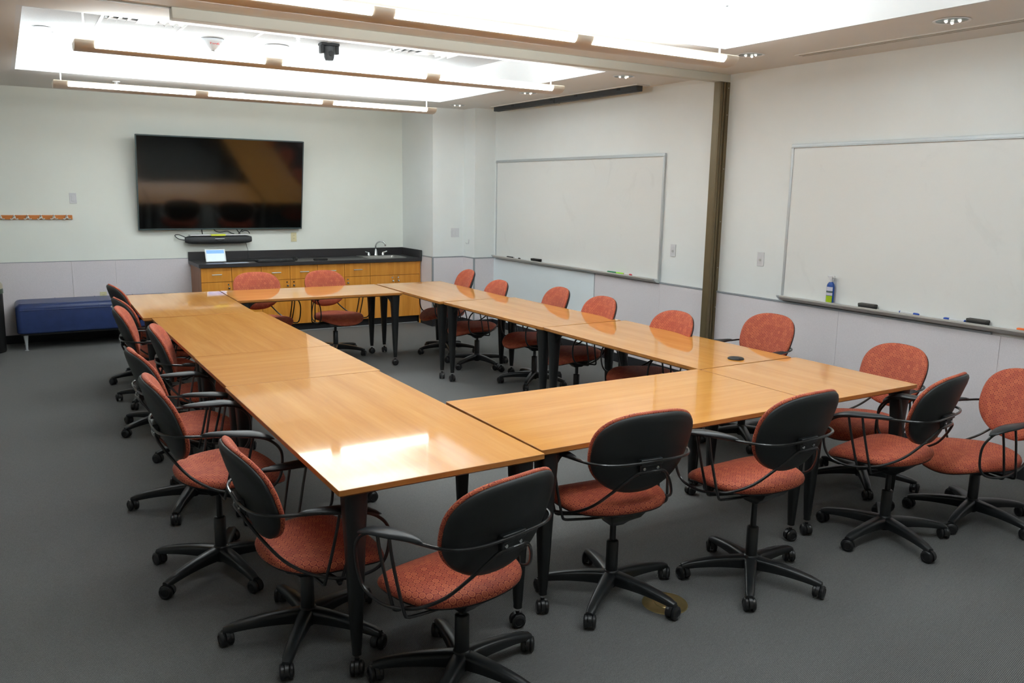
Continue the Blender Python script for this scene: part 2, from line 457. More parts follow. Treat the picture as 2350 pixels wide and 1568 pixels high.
# ------------------------------------------------------------------ pendant luminaires
UP = 12.0
def pendant(y, label, x0=0.452, n=3, sec=1.2195):
    Lg = n * sec
    r = thing('pendant_light', label, 'ceiling light', (x0, y, 2.550), 0, 'linear pendant lights in the coffers')
    def prof(u):    # crescent cross section: u -1..1 gives (y,z)
        a = u * 0.5 * pi
        return (0.105 * sin(a * 0.97), 0.058 - 0.057 * cos(a) ** 0.8)
    NN = 24
    us = [-1 + 2 * i / NN for i in range(NN + 1)]
    out = [prof(u) for u in us]
    # housing: whole trough shell
    g = G()
    inn = [(p[0] * 0.95, p[1] + 0.006) for p in out]
    sect = out + inn[::-1]
    g.loft([[(x, a, b) for a, b in sect] for x in (0.0, Lg)], 'fixture', smooth=False)
    g.build('housing', r)
    # lit perforated side lenses, one per section and side, proud of the housing
    for k in range(n):
        xa = k * sec + (0.11 if k == 0 else 0.06); xb = (k + 1) * sec - (0.11 if k == n - 1 else 0.06)
        for sgn in (-1, 1):
            g = G()
            rows = []
            for i in range(9):
                u = sgn * lerp(0.56, 0.985, i / 8); p = prof(u)
                rows.append((p[0] * 1.012 + sgn * 0.001, p[1] - 0.0015))
            vs = [(xa, a, b) for a, b in rows] + [(xb, a, b) for a, b in rows]
            fs = [(i, i + 1, 9 + i + 1, 9 + i) for i in range(8)]
            g.add(vs, fs, 'lens'); g.build('side_lens', r)
        # lamps lying in the trough
        g = G(); g.tube([(xa, -0.045, 0.04), (xb, -0.045, 0.04)], 0.008, 8, 'slot'); g.tube([(xa, 0.045, 0.04), (xb, 0.045, 0.04)], 0.008, 8, 'slot'); g.build('lamp_tube', r)
        la = bpy.data.lights.new('uplight', 'AREA'); la.shape = 'RECTANGLE'; la.size = xb - xa; la.size_y = 0.16; la.energy = UP
        la.color = (0.90, 0.975, 0.99)
        lo = bpy.data.objects.new('uplight', la); COL.objects.link(lo); lo.parent = r; lo.location = ((xa + xb) / 2, 0, 0.055); lo.rotation_euler = (pi, 0, 0)
        g = G(); g.box((xa, -0.0045, 0.0025), (xb, 0.0045, 0.006), 'slot'); g.build('light_slot', r)
    # end plates and hangers
    for xe in (0.0, Lg):
        g = G(); s_ = -0.004 if xe == 0 else 0.0
        g.loft([[(xe + s_, a, b) for a, b in out], [(xe + s_ + 0.004, a, b) for a, b in out]], 'fixture', smooth=False); g.build('end_plate', r)
    for xe in (0.06, Lg - 0.07):
        g = G(); g.tube([(xe, 0, 0.03), (xe, 0, ZT - 2.550)], 0.006, 8, 'fixture_white'); g.tube([(xe, -0.102, 0.056), (xe, 0, 0.062), (xe, 0.102, 0.056)], 0.004, 6, 'fixture_white')
        g.lathe([(0.03, ZT - 2.550 - 0.025), (0.035, ZT - 2.550 - 0.001)], 16, 'fixture_white', (xe, 0, 0)); g.build('hanger', r)
    return r
pendant(8.43, 'linear pendant light nearest the television wall, hung just below the coffer edge', 0.45)
pendant(6.01, 'middle linear pendant light, nearer the viewer of the two in the far coffer', 0.453)
pendant(4.055, 'linear pendant light at the top right, the one closest to the viewer in view', 0.45)
pendant(1.52, 'linear pendant light over the near end of the room, above the viewer', 0.45)

# ------------------------------------------------------------------ small ceiling things
def downlight(x, y, label):
    o = thing('downlight', label, 'ceiling light', (x, y, ZC), 0, 'round recessed downlights in the soffit')
    g = G(); g.lathe([(0.088, -0.0005), (0.100, -0.003), (0.098, -0.006), (0.086, -0.005), (0.084, -0.001), (0.088, -0.0005)], 32, 'fixture_white'); g.build('trim_ring', o)
    g = G(); n = 32
    rings = []
    for rr, z in [(0.086, -0.001), (0.08, -0.0035), (0.05, -0.0045), (0.02, -0.0035), (0.004, -0.003)]:
        rings.append([(rr * cos(2 * pi * j / n) * (1 + 0.03 * (j % 2)), rr * sin(2 * pi * j / n) * (1 + 0.03 * (j % 2)), z) for j in range(n)])
    g.loft(rings, 'reflector', smooth=False); g.build('reflector', o)
    g = G()
    for k in range(3):
        a = k * 2.1 + 0.6; g.tube([(0.04 * cos(a), 0.04 * sin(a), -0.004), (0.04 * cos(a) + 0.012, 0.04 * sin(a), -0.011)], 0.008, 8, 'slot')
    g.build('lamp', o)
for x, y, l in [(4.69, 2.90, 'recessed downlight at the far right of the picture near the long slot in the soffit'),
                (4.69, 4.40, 'recessed downlight just right of the end of the nearest pendant light'),
                (4.69, 5.84, 'recessed downlight above the end of the dark screen housing'),
                (4.70, 7.40, 'recessed downlight half hidden behind the end of the middle pendant light'),
                (4.71, 8.98, 'recessed downlight in the far corner beside the stepped wall')]:
    downlight(x, y, l)

def diffuser(x, y, label):
    o = thing('air_diffuser', label, 'air vent', (x, y, ZT - 0.005), 0, 'curved-blade air diffusers in the coffer ceiling')
    g = G()
    for a, b in (((-0.29, -0.29), (0.29, -0.27)), ((-0.29, 0.27), (0.29, 0.29)), ((-0.29, -0.29), (-0.27, 0.29)), ((0.27, -0.29), (0.29, 0.29))):
        g.box((a[0], a[1], -0.012), (b[0], b[1], 0.0), 'grid')
    g.build('frame', o)
    g = G(); g.box((-0.27, -0.27, -0.0035), (0.27, 0.27, 0.0), 'dark_grey'); g.build('backing', o)
    for s_ in (-1, 1):
        for k in range(3):
            g = G(); xx = s_ * (0.10 + 0.065 * k)
            prof = [(xx + s_ * 0.045 * sin(t_ * pi / 2), -0.004 - 0.03 * (1 - cos(t_ * pi / 2))) for t_ in [i / 6 for i in range(7)]]
            sect = prof + [(a + s_ * 0.003, b_ - 0.003) for a, b_ in prof][::-1]
            g.loft([[(a, yy, b_) for a, b_ in sect] for yy in (-0.27, 0.27)], 'grid'); g.build('blade', o)
    g = G(); g.box((-0.07, -0.27, -0.028), (0.07, 0.27, -0.024), 'fixture_white'); g.build('centre_plate', o)
diffuser(1.07, 7.10, 'white air diffuser with curved blades at the upper left of the far coffer')
diffuser(3.48, 7.12, 'white air diffuser with curved blades right of the black ceiling camera')

o = thing('fire_strobe', 'round white fire alarm strobe with red lettering on the coffer ceiling', 'fire alarm', (1.70, 7.93, ZT - 0.005))
g = G(); g.lathe([(0.10, 0.0), (0.10, -0.02), (0.07, -0.055), (0.035, -0.085), (0.02, -0.095), (0.0, -0.095)], 28, 'clear'); g.build('body', o)
g = G(); g.lathe([(0.016, -0.095), (0.02, -0.108), (0.0, -0.115)], 16, 'steel'); g.build('flash_lens', o)
fc = bpy.data.curves.new('lettering', 'FONT'); fc.body = 'FIRE'; fc.size = 0.045; fc.align_x = 'CENTER'; fc.extrude = 0.0008
fc.materials.append(M['redtext'])
ft = bpy.data.objects.new('text_source', fc); COL.objects.link(ft); bpy.context.view_layer.update()
fm = bpy.data.meshes.new_from_object(ft.evaluated_get(bpy.context.evaluated_depsgraph_get()))
bpy.data.objects.remove(ft, do_unlink=True)
fo = bpy.data.objects.new('lettering', fm); COL.objects.link(fo); fo.parent = o; fo.location = (0.0, -0.088, -0.052); fo.rotation_euler = (radians(60), 0, 0)
def sprinkler(x, y, z, label):
    o = thing('ceiling_sprinkler', label, 'sprinkler', (x, y, z), 0, 'sprinkler heads')
    g = G(); g.lathe([(0.036, -0.0005), (0.033, -0.008), (0.012, -0.01), (0.0, -0.01)], 20, 'fixture_white'); g.build('escutcheon', o)
    g = G(); g.tube([(0, 0, -0.008), (0, 0, -0.04)], 0.007, 8, 'fixture_white'); g.lathe([(0.018, -0.042), (0.018, -0.045), (0, -0.045)], 14, 'fixture_white')
    g.tube([(-0.012, 0, -0.01), (-0.016, 0, -0.025), (0, 0, -0.042)], 0.003, 6, 'fixture_white'); g.tube([(0.012, 0, -0.01), (0.016, 0, -0.025), (0, 0, -0.042)], 0.003, 6, 'fixture_white'); g.build('deflector', o)
sprinkler(2.28, 7.31, ZT - 0.004, 'sprinkler head in the coffer ceiling left of the black camera')
for x, l in [(1.04, 'left sprinkler head on the soffit over the far pendant light'), (2.29, 'middle sprinkler head on the soffit over the far pendant light'), (3.50, 'right sprinkler head on the soffit over the far pendant light')]:
    sprinkler(x, 9.42 if x > 2 else 9.2, ZC, l)
o = thing('ceiling_speaker', 'flush round white speaker in the coffer ceiling between strobe and camera', 'speaker', (2.27, 7.93, ZT - 0.005))
g = G(); g.lathe([(0.11, 0), (0.11, -0.006), (0.098, -0.008), (0.095, -0.004), (0, -0.004)], 36, 'grid'); g.build('ring', o)
g = G(); g.lathe([(0.094, -0.004), (0.06, -0.006), (0, -0.0065)], 36, 'tile'); g.build('grille', o)
o = thing('ceiling_camera', 'black camera hanging from the coffer ceiling in a yoke', 'camera', (2.62, 7.50, ZT - 0.005))
g = G(); g.box((-0.085, -0.05, -0.02), (0.085, 0.05, 0), 'black'); g.build('mount_plate', o, bevel=0.004)
g = G(); g.box((-0.085, -0.03, -0.09), (-0.055, 0.03, -0.015), 'black'); g.box((0.055, -0.03, -0.09), (0.085, 0.03, -0.015), 'black'); g.build('yoke', o, bevel=0.005)
g = G(); g.lathe([(0.0, -0.145), (0.035, -0.145), (0.045, -0.12), (0.05, -0.03), (0.04, -0.02)], 24, 'dark_grey'); g.build('body', o)
g = G(); g.lathe([(0.022, 0.0), (0.022, 0.02), (0.0, 0.02)], 20, 'black', X=Matrix.Translation((0, -0.045, -0.09)) @ Matrix.Rotation(pi / 2, 4, 'X')); g.build('lens', o)
o = thing('smoke_sensor', 'small flat round sensor at the far left of the coffer ceiling', 'sensor', (0.40, 8.22, ZT - 0.005))
g = G(); g.lathe([(0.07, 0), (0.068, -0.012), (0.045, -0.02), (0, -0.02)], 28, 'grid'); g.build('cover', o)

# long linear slot on the right soffit
o = thing('linear_slot_diffuser', 'long twin-slot air diffuser running along the soffit beside the right wall', 'air vent', (4.99, 1.6, ZC))
g = G(); g.box((-0.045, 0, -0.006), (0.045, 2.62, 0), 'soffit'); g.build('frame', o, bevel=0.001)
for s_ in (-0.018, 0.018):
    g = G(); g.box((s_ - 0.006, 0.02, -0.0075), (s_ + 0.006, 2.60, -0.005), 'slotdark'); g.build('slot', o)

# projection screen housing
o = thing('screen_housing', 'dark grey projection screen housing hung under the soffit over the far whiteboard', 'projection screen', (5.16, 6.18, 0))
g = G(); g.box((-0.035, 0, 2.672), (0.035, 2.66, 2.728), 'dark_grey'); g.build('case', o, bevel=0.006)
g = G(); g.box((-0.06, -0.03, 2.722), (0.09, 2.69, 2.7315), 'soffit'); g.build('ceiling_trim', o)
g = G()
for yy in (0.25, 0.95, 1.4, 2.2): g.box((-0.038, yy, 2.70), (0.03, yy + 0.05, 2.731), 'black')
g.build('hanging_bracket', o)
g = G(); g.box((-0.037, 1.36, 2.67), (0.037, 1.38, 2.73), 'black'); g.build('joint_cover', o)

# ------------------------------------------------------------------ whiteboards
def whiteboard(y0, y1, z0, z1, label):
    o = thing('whiteboard', label, 'whiteboard', (W, (y0 + y1) / 2, z0), 0)
    h = (y1 - y0) / 2; H = z1 - z0
    g = G(); g.box((-0.018, -h + 0.01, 0.012), (-0.0005, h - 0.01, H - 0.01), 'board'); g.build('writing_surface', o)
    g = G()
    g.box((-0.024, -h, H - 0.022), (-0.0005, h, H), 'alu'); g.box((-0.030, -h, H - 0.030), (-0.018, h, H - 0.022), 'alu')
    g.box((-0.024, -h, 0.0), (-0.0005, -h + 0.022, H - 0.02), 'alu'); g.box((-0.024, h - 0.022, 0.0), (-0.0005, h, H - 0.02), 'alu')
    g.box((-0.024, -h + 0.02, 0.0), (-0.0005, h - 0.02, 0.018), 'alu')
    g.build('frame', o, bevel=0.002)
    g = G(); sect = [(-0.0005, 0.012), (-0.02, 0.014), (-0.07, 0.016), (-0.078, 0.024), (-0.082, 0.022), (-0.080, 0.010), (-0.05, -0.014), (-0.0005, -0.024)]
    g.loft([[(a, yy, b_) for a, b_ in sect] for yy in (-h + 0.03, h - 0.03)], 'tray', smooth=False); g.build('marker_tray', o)
    g = G(); sect2 = [(a * 1.02, b_) for a, b_ in sect]
    for yy in (-h + 0.005, h - 0.03): g.loft([[(a, yy + q, b_) for a, b_ in sect2] for q in (0, 0.025)], 'alu', smooth=False)
    g.build('tray_end_cap', o)
whiteboard(5.955, 9.075, 0.905, 2.107, 'far whiteboard, left of the bronze post, under the dark screen housing')
whiteboard(1.44, 4.487, 0.922, 2.13, 'near whiteboard at the right edge of the picture, right of the bronze post')

TZ1, TZ2 = 0.905 + 0.0165, 0.922 + 0.0165
def eraser(y, z, label, w=0.13, m='felt'):
    o = thing('eraser', label, 'eraser', (5.285, y, z), 0, 'whiteboard erasers on the trays')
    g = G(); g.box((-0.022, -w / 2, 0.0), (0.022, w / 2, 0.016), 'black'); g.build('felt_pad', o, bevel=0.003)
    g = G(); g.box((-0.024, -w / 2 - 0.002, 0.016), (0.024, w / 2 + 0.002, 0.034), m); g.build('grip', o, bevel=0.005)
def marker(y0, y1, z, capm, label, cap_at='near', barrel='white_plastic'):
    """barrel lies along the tray from y0 (left in the picture) to y1 (right)"""
    o = thing('dry_erase_marker', label, 'marker', (5.283, (y0 + y1) / 2, z + 0.0085), 0, 'dry erase markers on the trays')
    h = abs(y0 - y1) / 2; s_ = -1 if cap_at == 'near' else 1
    R = Matrix.Rotation(-s_ * pi / 2, 4, 'X')
    g = G(); g.lathe([(0.006, -h), (0.0085, -h + 0.004), (0.0085, h * 0.45), (0.0075, h * 0.46), (0.0075, h * 0.5)], 14, barrel, X=R); g.build('barrel', o)
    g = G(); g.lathe([(0.0088, h * 0.46), (0.0088, h * 0.85), (0.006, h), (0.0, h)], 14, capm, X=R); g.build('cap', o)
    g = G(); g.lathe([(0.0087, -h - 0.001), (0.0087, -h + 0.006)], 14, capm, X=R); g.build('end_plug', o)
eraser(3.677, TZ2, 'grey felt eraser on the near tray, just right of the spray bottle')
eraser(2.875, TZ2, 'grey felt eraser near the right edge of the picture, right of two blue-capped markers')
eraser(8.08, TZ1, 'black eraser on the tray of the far whiteboard', 0.17, 'black')
marker(3.42, 3.277, TZ2, 'blue', 'white marker with its blue cap pointing right, on the near tray between the erasers', 'near')
marker(3.10, 2.955, TZ2, 'blue', 'white marker with its blue cap pointing left, beside the rightmost eraser', 'far')
marker(2.63, 2.49, TZ2, 'orange', 'marker with an orange cap cut by the right edge of the picture', 'far', 'orange')
marker(8.74, 8.60, TZ1, 'black', 'black marker at the left end of the far tray', 'far', 'black')
marker(8.56, 8.43, TZ1, 'black', 'white marker with a black end beside the black marker on the far tray', 'near')
marker(6.72, 6.59, TZ1, 'green', 'green-capped marker on the far tray left of the lime one', 'far', 'green')
marker(6.575, 6.46, TZ1, 'lime', 'lime marker on the far tray between the green and the red caps', 'far', 'lime')
marker(6.45, 6.33, TZ1, 'red', 'white marker with a red cap at the right end of the far tray', 'near')

o = thing('spray_bottle', 'blue and lime spray bottle of board cleaner standing on the near marker tray', 'spray bottle', (5.288, 4.005, TZ2))
g = G()
def ell(rx, ry, z, n=28, cx=0.0): return [(cx + rx * cos(2 * pi * j / n), ry * sin(2 * pi * j / n), z) for j in range(n)]
g.loft([ell(0.018, 0.028, 0), ell(0.021, 0.032, 0.004), ell(0.021, 0.032, 0.125), ell(0.019, 0.029, 0.14), ell(0.012, 0.015, 0.158), ell(0.011, 0.012, 0.166)], 'label_blue'); g.build('bottle', o)
g = G(); g.loft([ell(0.012, 0.013, 0.158), ell(0.0135, 0.0145, 0.161), ell(0.012, 0.013, 0.18)], 'white_plastic'); g.build('collar', o)
g = G(); g.box((-0.01, -0.012, 0.178), (0.01, 0.018, 0.205), 'white_plastic'); g.box((-0.007, -0.03, 0.192), (0.007, 0.03, 0.207), 'white_plastic'); g.box((-0.004, -0.026, 0.165), (0.004, -0.02, 0.195), 'white_plastic'); g.build('trigger_head', o, bevel=0.003)
def lab(z0, z1, m, a0, a1, nm):
    g = G(); k = 12; vs = []; 
    for z in (z0, z1):
        for i in range(k + 1):
            a = lerp(a0, a1, i / k); vs.append((0.0216 * cos(a), 0.0328 * sin(a), z))
    g.add(vs, [(i, i + 1, k + 2 + i, k + 1 + i) for i in range(k)], m); g.build(nm, o)
lab(0.006, 0.055, 'label_lime', pi * 0.62, pi * 1.32, 'lime_label'); lab(0.058, 0.078, 'label_grey', pi * 0.62, pi * 1.32, 'pale_label'); lab(0.079, 0.09, 'label_olive', pi * 0.62, pi * 1.32, 'olive_label'); lab(0.092, 0.122, 'label_grey', pi * 0.62, pi * 1.32, 'pale_label')

# ------------------------------------------------------------------ wall plates
def plate(name, label, loc, axis, w=0.07, h=0.115, m='white_plastic', kind='switch', cat='light switch'):
    """axis 'x': on a wall facing -X; 'y': on a wall facing -Y"""
    rz = 0 if axis == 'y' else -pi / 2
    o = thing(name, label, cat, loc, rz)
    g = G(); g.box((-w / 2, -0.006, -h / 2), (w / 2, -0.0003, h / 2), m); g.build('cover_plate', o, bevel=0.002)
    if kind == 'switch':
        g = G(); g.box((-0.017, -0.010, -0.034), (0.017, -0.006, 0.034), m); g.build('rocker', o, bevel=0.002)
    elif kind == 'double':
        for s_ in (-0.026, 0.026):
            g = G(); g.box((s_ - 0.017, -0.010, -0.034), (s_ + 0.017, -0.006, 0.034), m); g.build('rocker', o, bevel=0.002)
    elif kind == 'dial':
        g = G(); g.box((-0.017, -0.008, -0.034), (0.017, -0.006, 0.034), m); g.build('insert', o, bevel=0.001)
        g = G(); g.lathe([(0.011, 0.0), (0.010, 0.008), (0, 0.008)], 16, 'switch_line', X=Matrix.Translation((0, -0.007, -0.006)) @ Matrix.Rotation(pi / 2, 4, 'X')); g.build('knob', o)
    else:
        for s_ in (-0.02, 0.02):
            g = G(); g.lathe([(0.0165, 0), (0.016, 0.003), (0, 0.003)], 20, m, X=Matrix.Translation((0, -0.0055, s_)) @ Matrix.Rotation(pi / 2, 4, 'X'))
            g.box((-0.007, -0.0098, s_ - 0.002), (-0.005, -0.0084, s_ + 0.007), 'dark_grey'); g.box((0.005, -0.0098, s_ - 0.002), (0.007, -0.0084, s_ + 0.007), 'dark_grey'); g.build('socket', o)
plate('light_switch', 'white wall switch left of the television above the coat hooks', (0.655, D, 1.576), 'y')
plate('light_switch', 'white wall plate between the far whiteboard and the bronze post', (W, 5.80, 1.209), 'x', kind='dial')
plate('light_switch', 'white wall plate between the bronze post and the near whiteboard', (W, 4.74, 1.21), 'x', kind='dial')
plate('light_switch', 'double white switch on the stepped corner wall right of the sink', (4.915, YA, 1.195), 'y', 0.115, 0.115, kind='double')
plate('wall_outlet', 'beige wall outlet below the right corner of the television', (3.10, D, 1.115), 'y', m='beige_plastic', kind='outlet', cat='outlet')
plate('wall_outlet', 'beige outlet plate low on the wall just above the blue bench', (0.885, D - 0.012, 0.47), 'y', m='beige_plastic', kind='outlet', cat='outlet')
o = thing('wall_hook', 'small white hook on the narrow face of the stepped corner wall', 'hook', (XB, 9.29, 1.085), -pi / 2)
g = G(); g.box((-0.012, -0.004, -0.03), (0.012, -0.0003, 0.03), 'white_plastic'); g.build('backplate', o, bevel=0.001)
g = G(); g.tube([(0, -0.003, 0.0), (0, -0.015, -0.022), (0, -0.035, -0.022), (0, -0.04, -0.005)], 0.004, 8, 'white_plastic', smooth_path=4); g.build('prong', o)

# coat hook rail
o = thing('coat_rail', 'orange-brown wooden coat rail with chrome hooks on the left of the back wall', 'coat rack', (0.634, D, 1.369))
g = G(); g.box((-1.52, -0.018, -0.023), (0, -0.0003, 0.023), 'hook_wood'); g.build('board', o, bevel=0.003)
for k in range(12):
    x = -0.055 - 0.1245 * k
    if x < -1.48: break
    g = G(); T_ = Matrix.Translation((x, -0.018, 0)) @ Matrix.Scale(1.35, 4)
    g.lathe([(0.012, 0.0), (0.010, 0.004), (0, 0.005)], 14, 'hook_metal', X=T_ @ Matrix.Rotation(pi / 2, 4, 'X'))
    g.tube([(0, 0, 0.004), (0, -0.02, 0.012), (0, -0.032, 0.018)], 0.0045, 8, 'hook_metal', X=T_); g.lathe([(0.0, -0.007), (0.006, -0.004), (0.007, 0), (0.006, 0.004), (0, 0.007)], 10, 'hook_metal', c=(0, -0.034, 0.019), X=T_)
    g.tube([(-0.002, 0, -0.004), (-0.02, -0.018, -0.016), (-0.024, -0.028, -0.01)], 0.004, 8, 'hook_metal', X=T_, smooth_path=3)
    g.tube([(0.002, 0, -0.004), (0.02, -0.018, -0.016), (0.024, -0.028, -0.01)], 0.004, 8, 'hook_metal', X=T_, smooth_path=3)
    g.build('hook', o)

# ------------------------------------------------------------------ television, soundbar
tvw, tvh, tilt = 1.89, 1.078, radians(10.3)
o = thing('television', 'very large flat television tilted down on the back wall, screen off', 'television', (2.236, 10.295, 1.223))
o.rotation_euler = (tilt, 0, 0)
g = G(); g.box((-tvw / 2, -0.004, 0.0), (tvw / 2, 0.03, tvh), 'black'); g.build('back_case', o, bevel=0.006)
g = G(); e = 0.011
g.box((-tvw / 2 - 0.002, -0.014, 0), (tvw / 2 + 0.002, 0.006, 0.016), 'bezel'); g.box((-tvw / 2 - 0.002, -0.014, tvh - e), (tvw / 2 + 0.002, 0.006, tvh), 'bezel')
g.box((-tvw / 2 - 0.002, -0.014, 0.016), (-tvw / 2 + e, 0.006, tvh - e), 'bezel'); g.box((tvw / 2 - e, -0.014, 0.016), (tvw / 2 + 0.002, 0.006, tvh - e), 'bezel'); g.build('bezel', o, bevel=0.0015)
g = G(); g.box((-tvw / 2 + e, -0.010, 0.016), (tvw / 2 - e, -0.0045, tvh - e), 'screen'); g.build('screen', o)
g = G(); g.box((-0.35, 0.03, 0.33), (-0.28, 0.06, 0.75), 'black'); g.box((0.28, 0.03, 0.33), (0.35, 0.06, 0.75), 'black')
g.build('wall_bracket', o)
g = G()
for x in (-0.315, 0.315): g.tube([(x, 0.05, 0.70), (x, 0.155, 0.74)], 0.012, 8, 'black')
g.box((-0.45, 0.13, 0.50), (0.45, 0.15, 0.54), 'black')
g.build('tilt_arm', o)

o = thing('soundbar', 'dark conference soundbar with rounded ends mounted under the television', 'soundbar', (2.165, D, 1.105))
g = G(); sec = []
for i in range(21):
    u = -1 + 2 * i / 20; x = 0.385 * u; k = sqrt(max(0.0, 1 - abs(u) ** 7)); k = max(k, 0.3)
    cz = 0.0; sec.append([(x, -0.10 - 0.055 * k * cos(a) if cos(a) > 0 else -0.10 - 0.055 * k * cos(a) * 0.8, cz + 0.050 * (0.45 + 0.55 * k) * sin(a)) for a in [2 * pi * j / 20 for j in range(20)]])
g.loft(sec, 'dark_grey'); g.build('body', o)
g = G(); g.box((-0.33, -0.150, 0.049), (0.34, -0.02, 0.060), 'fixture_white'); g.build('shelf', o, bevel=0.002)
g = G(); g.box((-0.2, -0.05, -0.02), (0.2, -0.0005, 0.03), 'black'); g.build('wall_mount', o)
g = G(); g.box((-0.055, -0.160, 0.008), (0.055, -0.154, 0.016), 'alu'); g.tube([(-0.05, -0.158, 0.008), (-0.03, -0.161, -0.008), (0, -0.162, -0.014), (0.03, -0.161, -0.008), (0.05, -0.158, 0.008)], 0.004, 8, 'black', smooth_path=3); g.build('camera_window', o)
o = thing('sticky_note', 'yellow sticky note lying on top of the soundbar', 'sticky note', (2.15, D - 0.11, 1.1655))
g = G(); g.box((-0.083, -0.046, 0.0), (0.083, 0.03, 0.003), 'yellow'); g.box((-0.083, -0.0465, -0.014), (0.083, -0.0435, 0.0005), 'yellow'); g.build('note', o); 
def cable(name, label, pts, r=0.005, m='black'):
    g = G(); g.tube(pts, r, 8, m, smooth_path=6); return tag(g.build(name), label, 'cable', 'cables between television and soundbar')
Yc = D - 0.03
cable('cable', 'short black cable hanging from the television to the left of the soundbar middle', [(1.99, Yc, 1.30), (1.985, Yc - 0.01, 1.22), (1.99, Yc - 0.02, 1.168)], 0.006)
cable('cable', 'black cable curving in a long wave from television to soundbar', [(2.11, Yc, 1.30), (2.13, Yc, 1.215), (2.19, Yc, 1.19), (2.28, Yc, 1.197), (2.33, Yc, 1.175), (2.36, Yc - 0.01, 1.168)])
cable('cable', 'left strand of the crossed black cables behind the soundbar', [(2.37, Yc, 1.30), (2.385, Yc, 1.235), (2.42, Yc, 1.18), (2.43, Yc - 0.01, 1.168)])
cable('cable', 'right strand of the crossed black cables behind the soundbar', [(2.50, Yc + 0.01, 1.25), (2.47, Yc + 0.005, 1.225), (2.43, Yc - 0.025, 1.19), (2.405, Yc - 0.03, 1.168)])
cable('cable', 'black cable arching at the right end of the soundbar', [(2.44, Yc - 0.04, 1.19), (2.48, Yc - 0.04, 1.205), (2.52, Yc - 0.04, 1.195), (2.535, Yc - 0.045, 1.168)])
cable('cable', 'grey cable looping out at the left end of the soundbar', [(1.80, Yc - 0.05, 1.13), (1.72, Yc - 0.04, 1.165), (1.68, Yc - 0.02, 1.155), (1.72, Yc - 0.03, 1.115), (1.80, Yc - 0.06, 1.10)], 0.005, 'dark_grey')
cable('cable', 'thin grey cable running from the soundbar down to the worktop', [(2.49, Yc - 0.03, 1.08), (2.505, D - 0.02, 1.02), (2.515, D - 0.038, 0.97), (2.52, D - 0.042, 0.90), (2.50, D - 0.07, 0.866)], 0.0025, 'dark_grey')

# ------------------------------------------------------------------ base cabinets, worktop, sink
CZ = 0.858
YF = 9.755        # door fronts
for u in range(4):
    xa = 1.842 + 0.68 * u; xb = xa + 0.68
    lab_ = ['leftmost wooden base cabinet, next to the blue bench end of the worktop', 'second wooden base cabinet from the left, behind the left far chair',
            'third wooden base cabinet from the left, below the keyboard end and the remote', 'wooden sink cabinet at the right end with a wide blank front above two doors'][u]
    o = thing('base_cabinet', lab_, 'cabinet', (xa, YF, 0), 0, 'wooden base cabinets under the worktop')
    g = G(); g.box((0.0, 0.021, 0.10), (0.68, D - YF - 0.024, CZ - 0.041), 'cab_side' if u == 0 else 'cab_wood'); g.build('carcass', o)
    g = G(); g.box((0.0, 0.075, 0.0), (0.68, 0.095, 0.10), 'baseboard'); g.build('toe_kick', o)
    g = G(); g.box((0.0, 0.066, 0.0), (0.68, 0.075, 0.010), 'alu'); g.build('toe_strip', o)
    gap = 0.0025
    for k in (0, 1):
        x0 = 0.34 * k + gap; x1 = 0.34 * (k + 1) - gap
        if u < 3:
            g = G(); g.box((x0, 0, 0.650), (x1, 0.019, CZ - 0.045), 'cab_wood'); dr = g.build('drawer', o, bevel=0.001)
            g = G(); xm = (x0 + x1) / 2; zz = 0.735
            g.tube([(xm - 0.054, -0.028, zz), (xm + 0.054, -0.028, zz)], 0.0055, 10, 'alu'); g.tube([(xm - 0.045, -0.028, zz), (xm - 0.045, 0.001, zz)], 0.004, 8, 'alu'); g.tube([(xm + 0.045, -0.028, zz), (xm + 0.045, 0.001, zz)], 0.004, 8, 'alu'); g.build('bar_handle', dr)
        g = G(); g.box((x0, 0, 0.105), (x1, 0.019, 0.645), 'cab_wood'); d = g.build('door', o, bevel=0.001)
        g = G(); xh = x1 - 0.035 if k == 0 else x0 + 0.035
        g.lathe([(0.005, 0), (0.005, 0.014), (0.012, 0.018), (0.012, 0.024), (0, 0.026)], 14, 'chrome', X=Matrix.Translation((xh, 0, 0.575)) @ Matrix.Rotation(pi / 2, 4, 'X')); g.build('knob', d)
        g = G(); g.lathe([(0.009, 0), (0.009, 0.004), (0, 0.004)], 14, 'chrome', X=Matrix.Translation((xh + (0.004 if k else -0.004), 0, 0.615)) @ Matrix.Rotation(pi / 2, 4, 'X')); g.build('lock', d)
    if u == 3:
        g = G(); g.box((gap, 0, 0.650), (0.68 - gap, 0.019, CZ - 0.045), 'cab_wood'); g.build('blank_front', o, bevel=0.001)
g = G(); g.box((4.563, YF, 0.0), (XA - 0.024, YF + 0.02, CZ - 0.041), 'cab_wood'); tag(g.build('filler_panel'), 'narrow wooden filler strip between the sink cabinet and the stepped wall', 'filler panel')
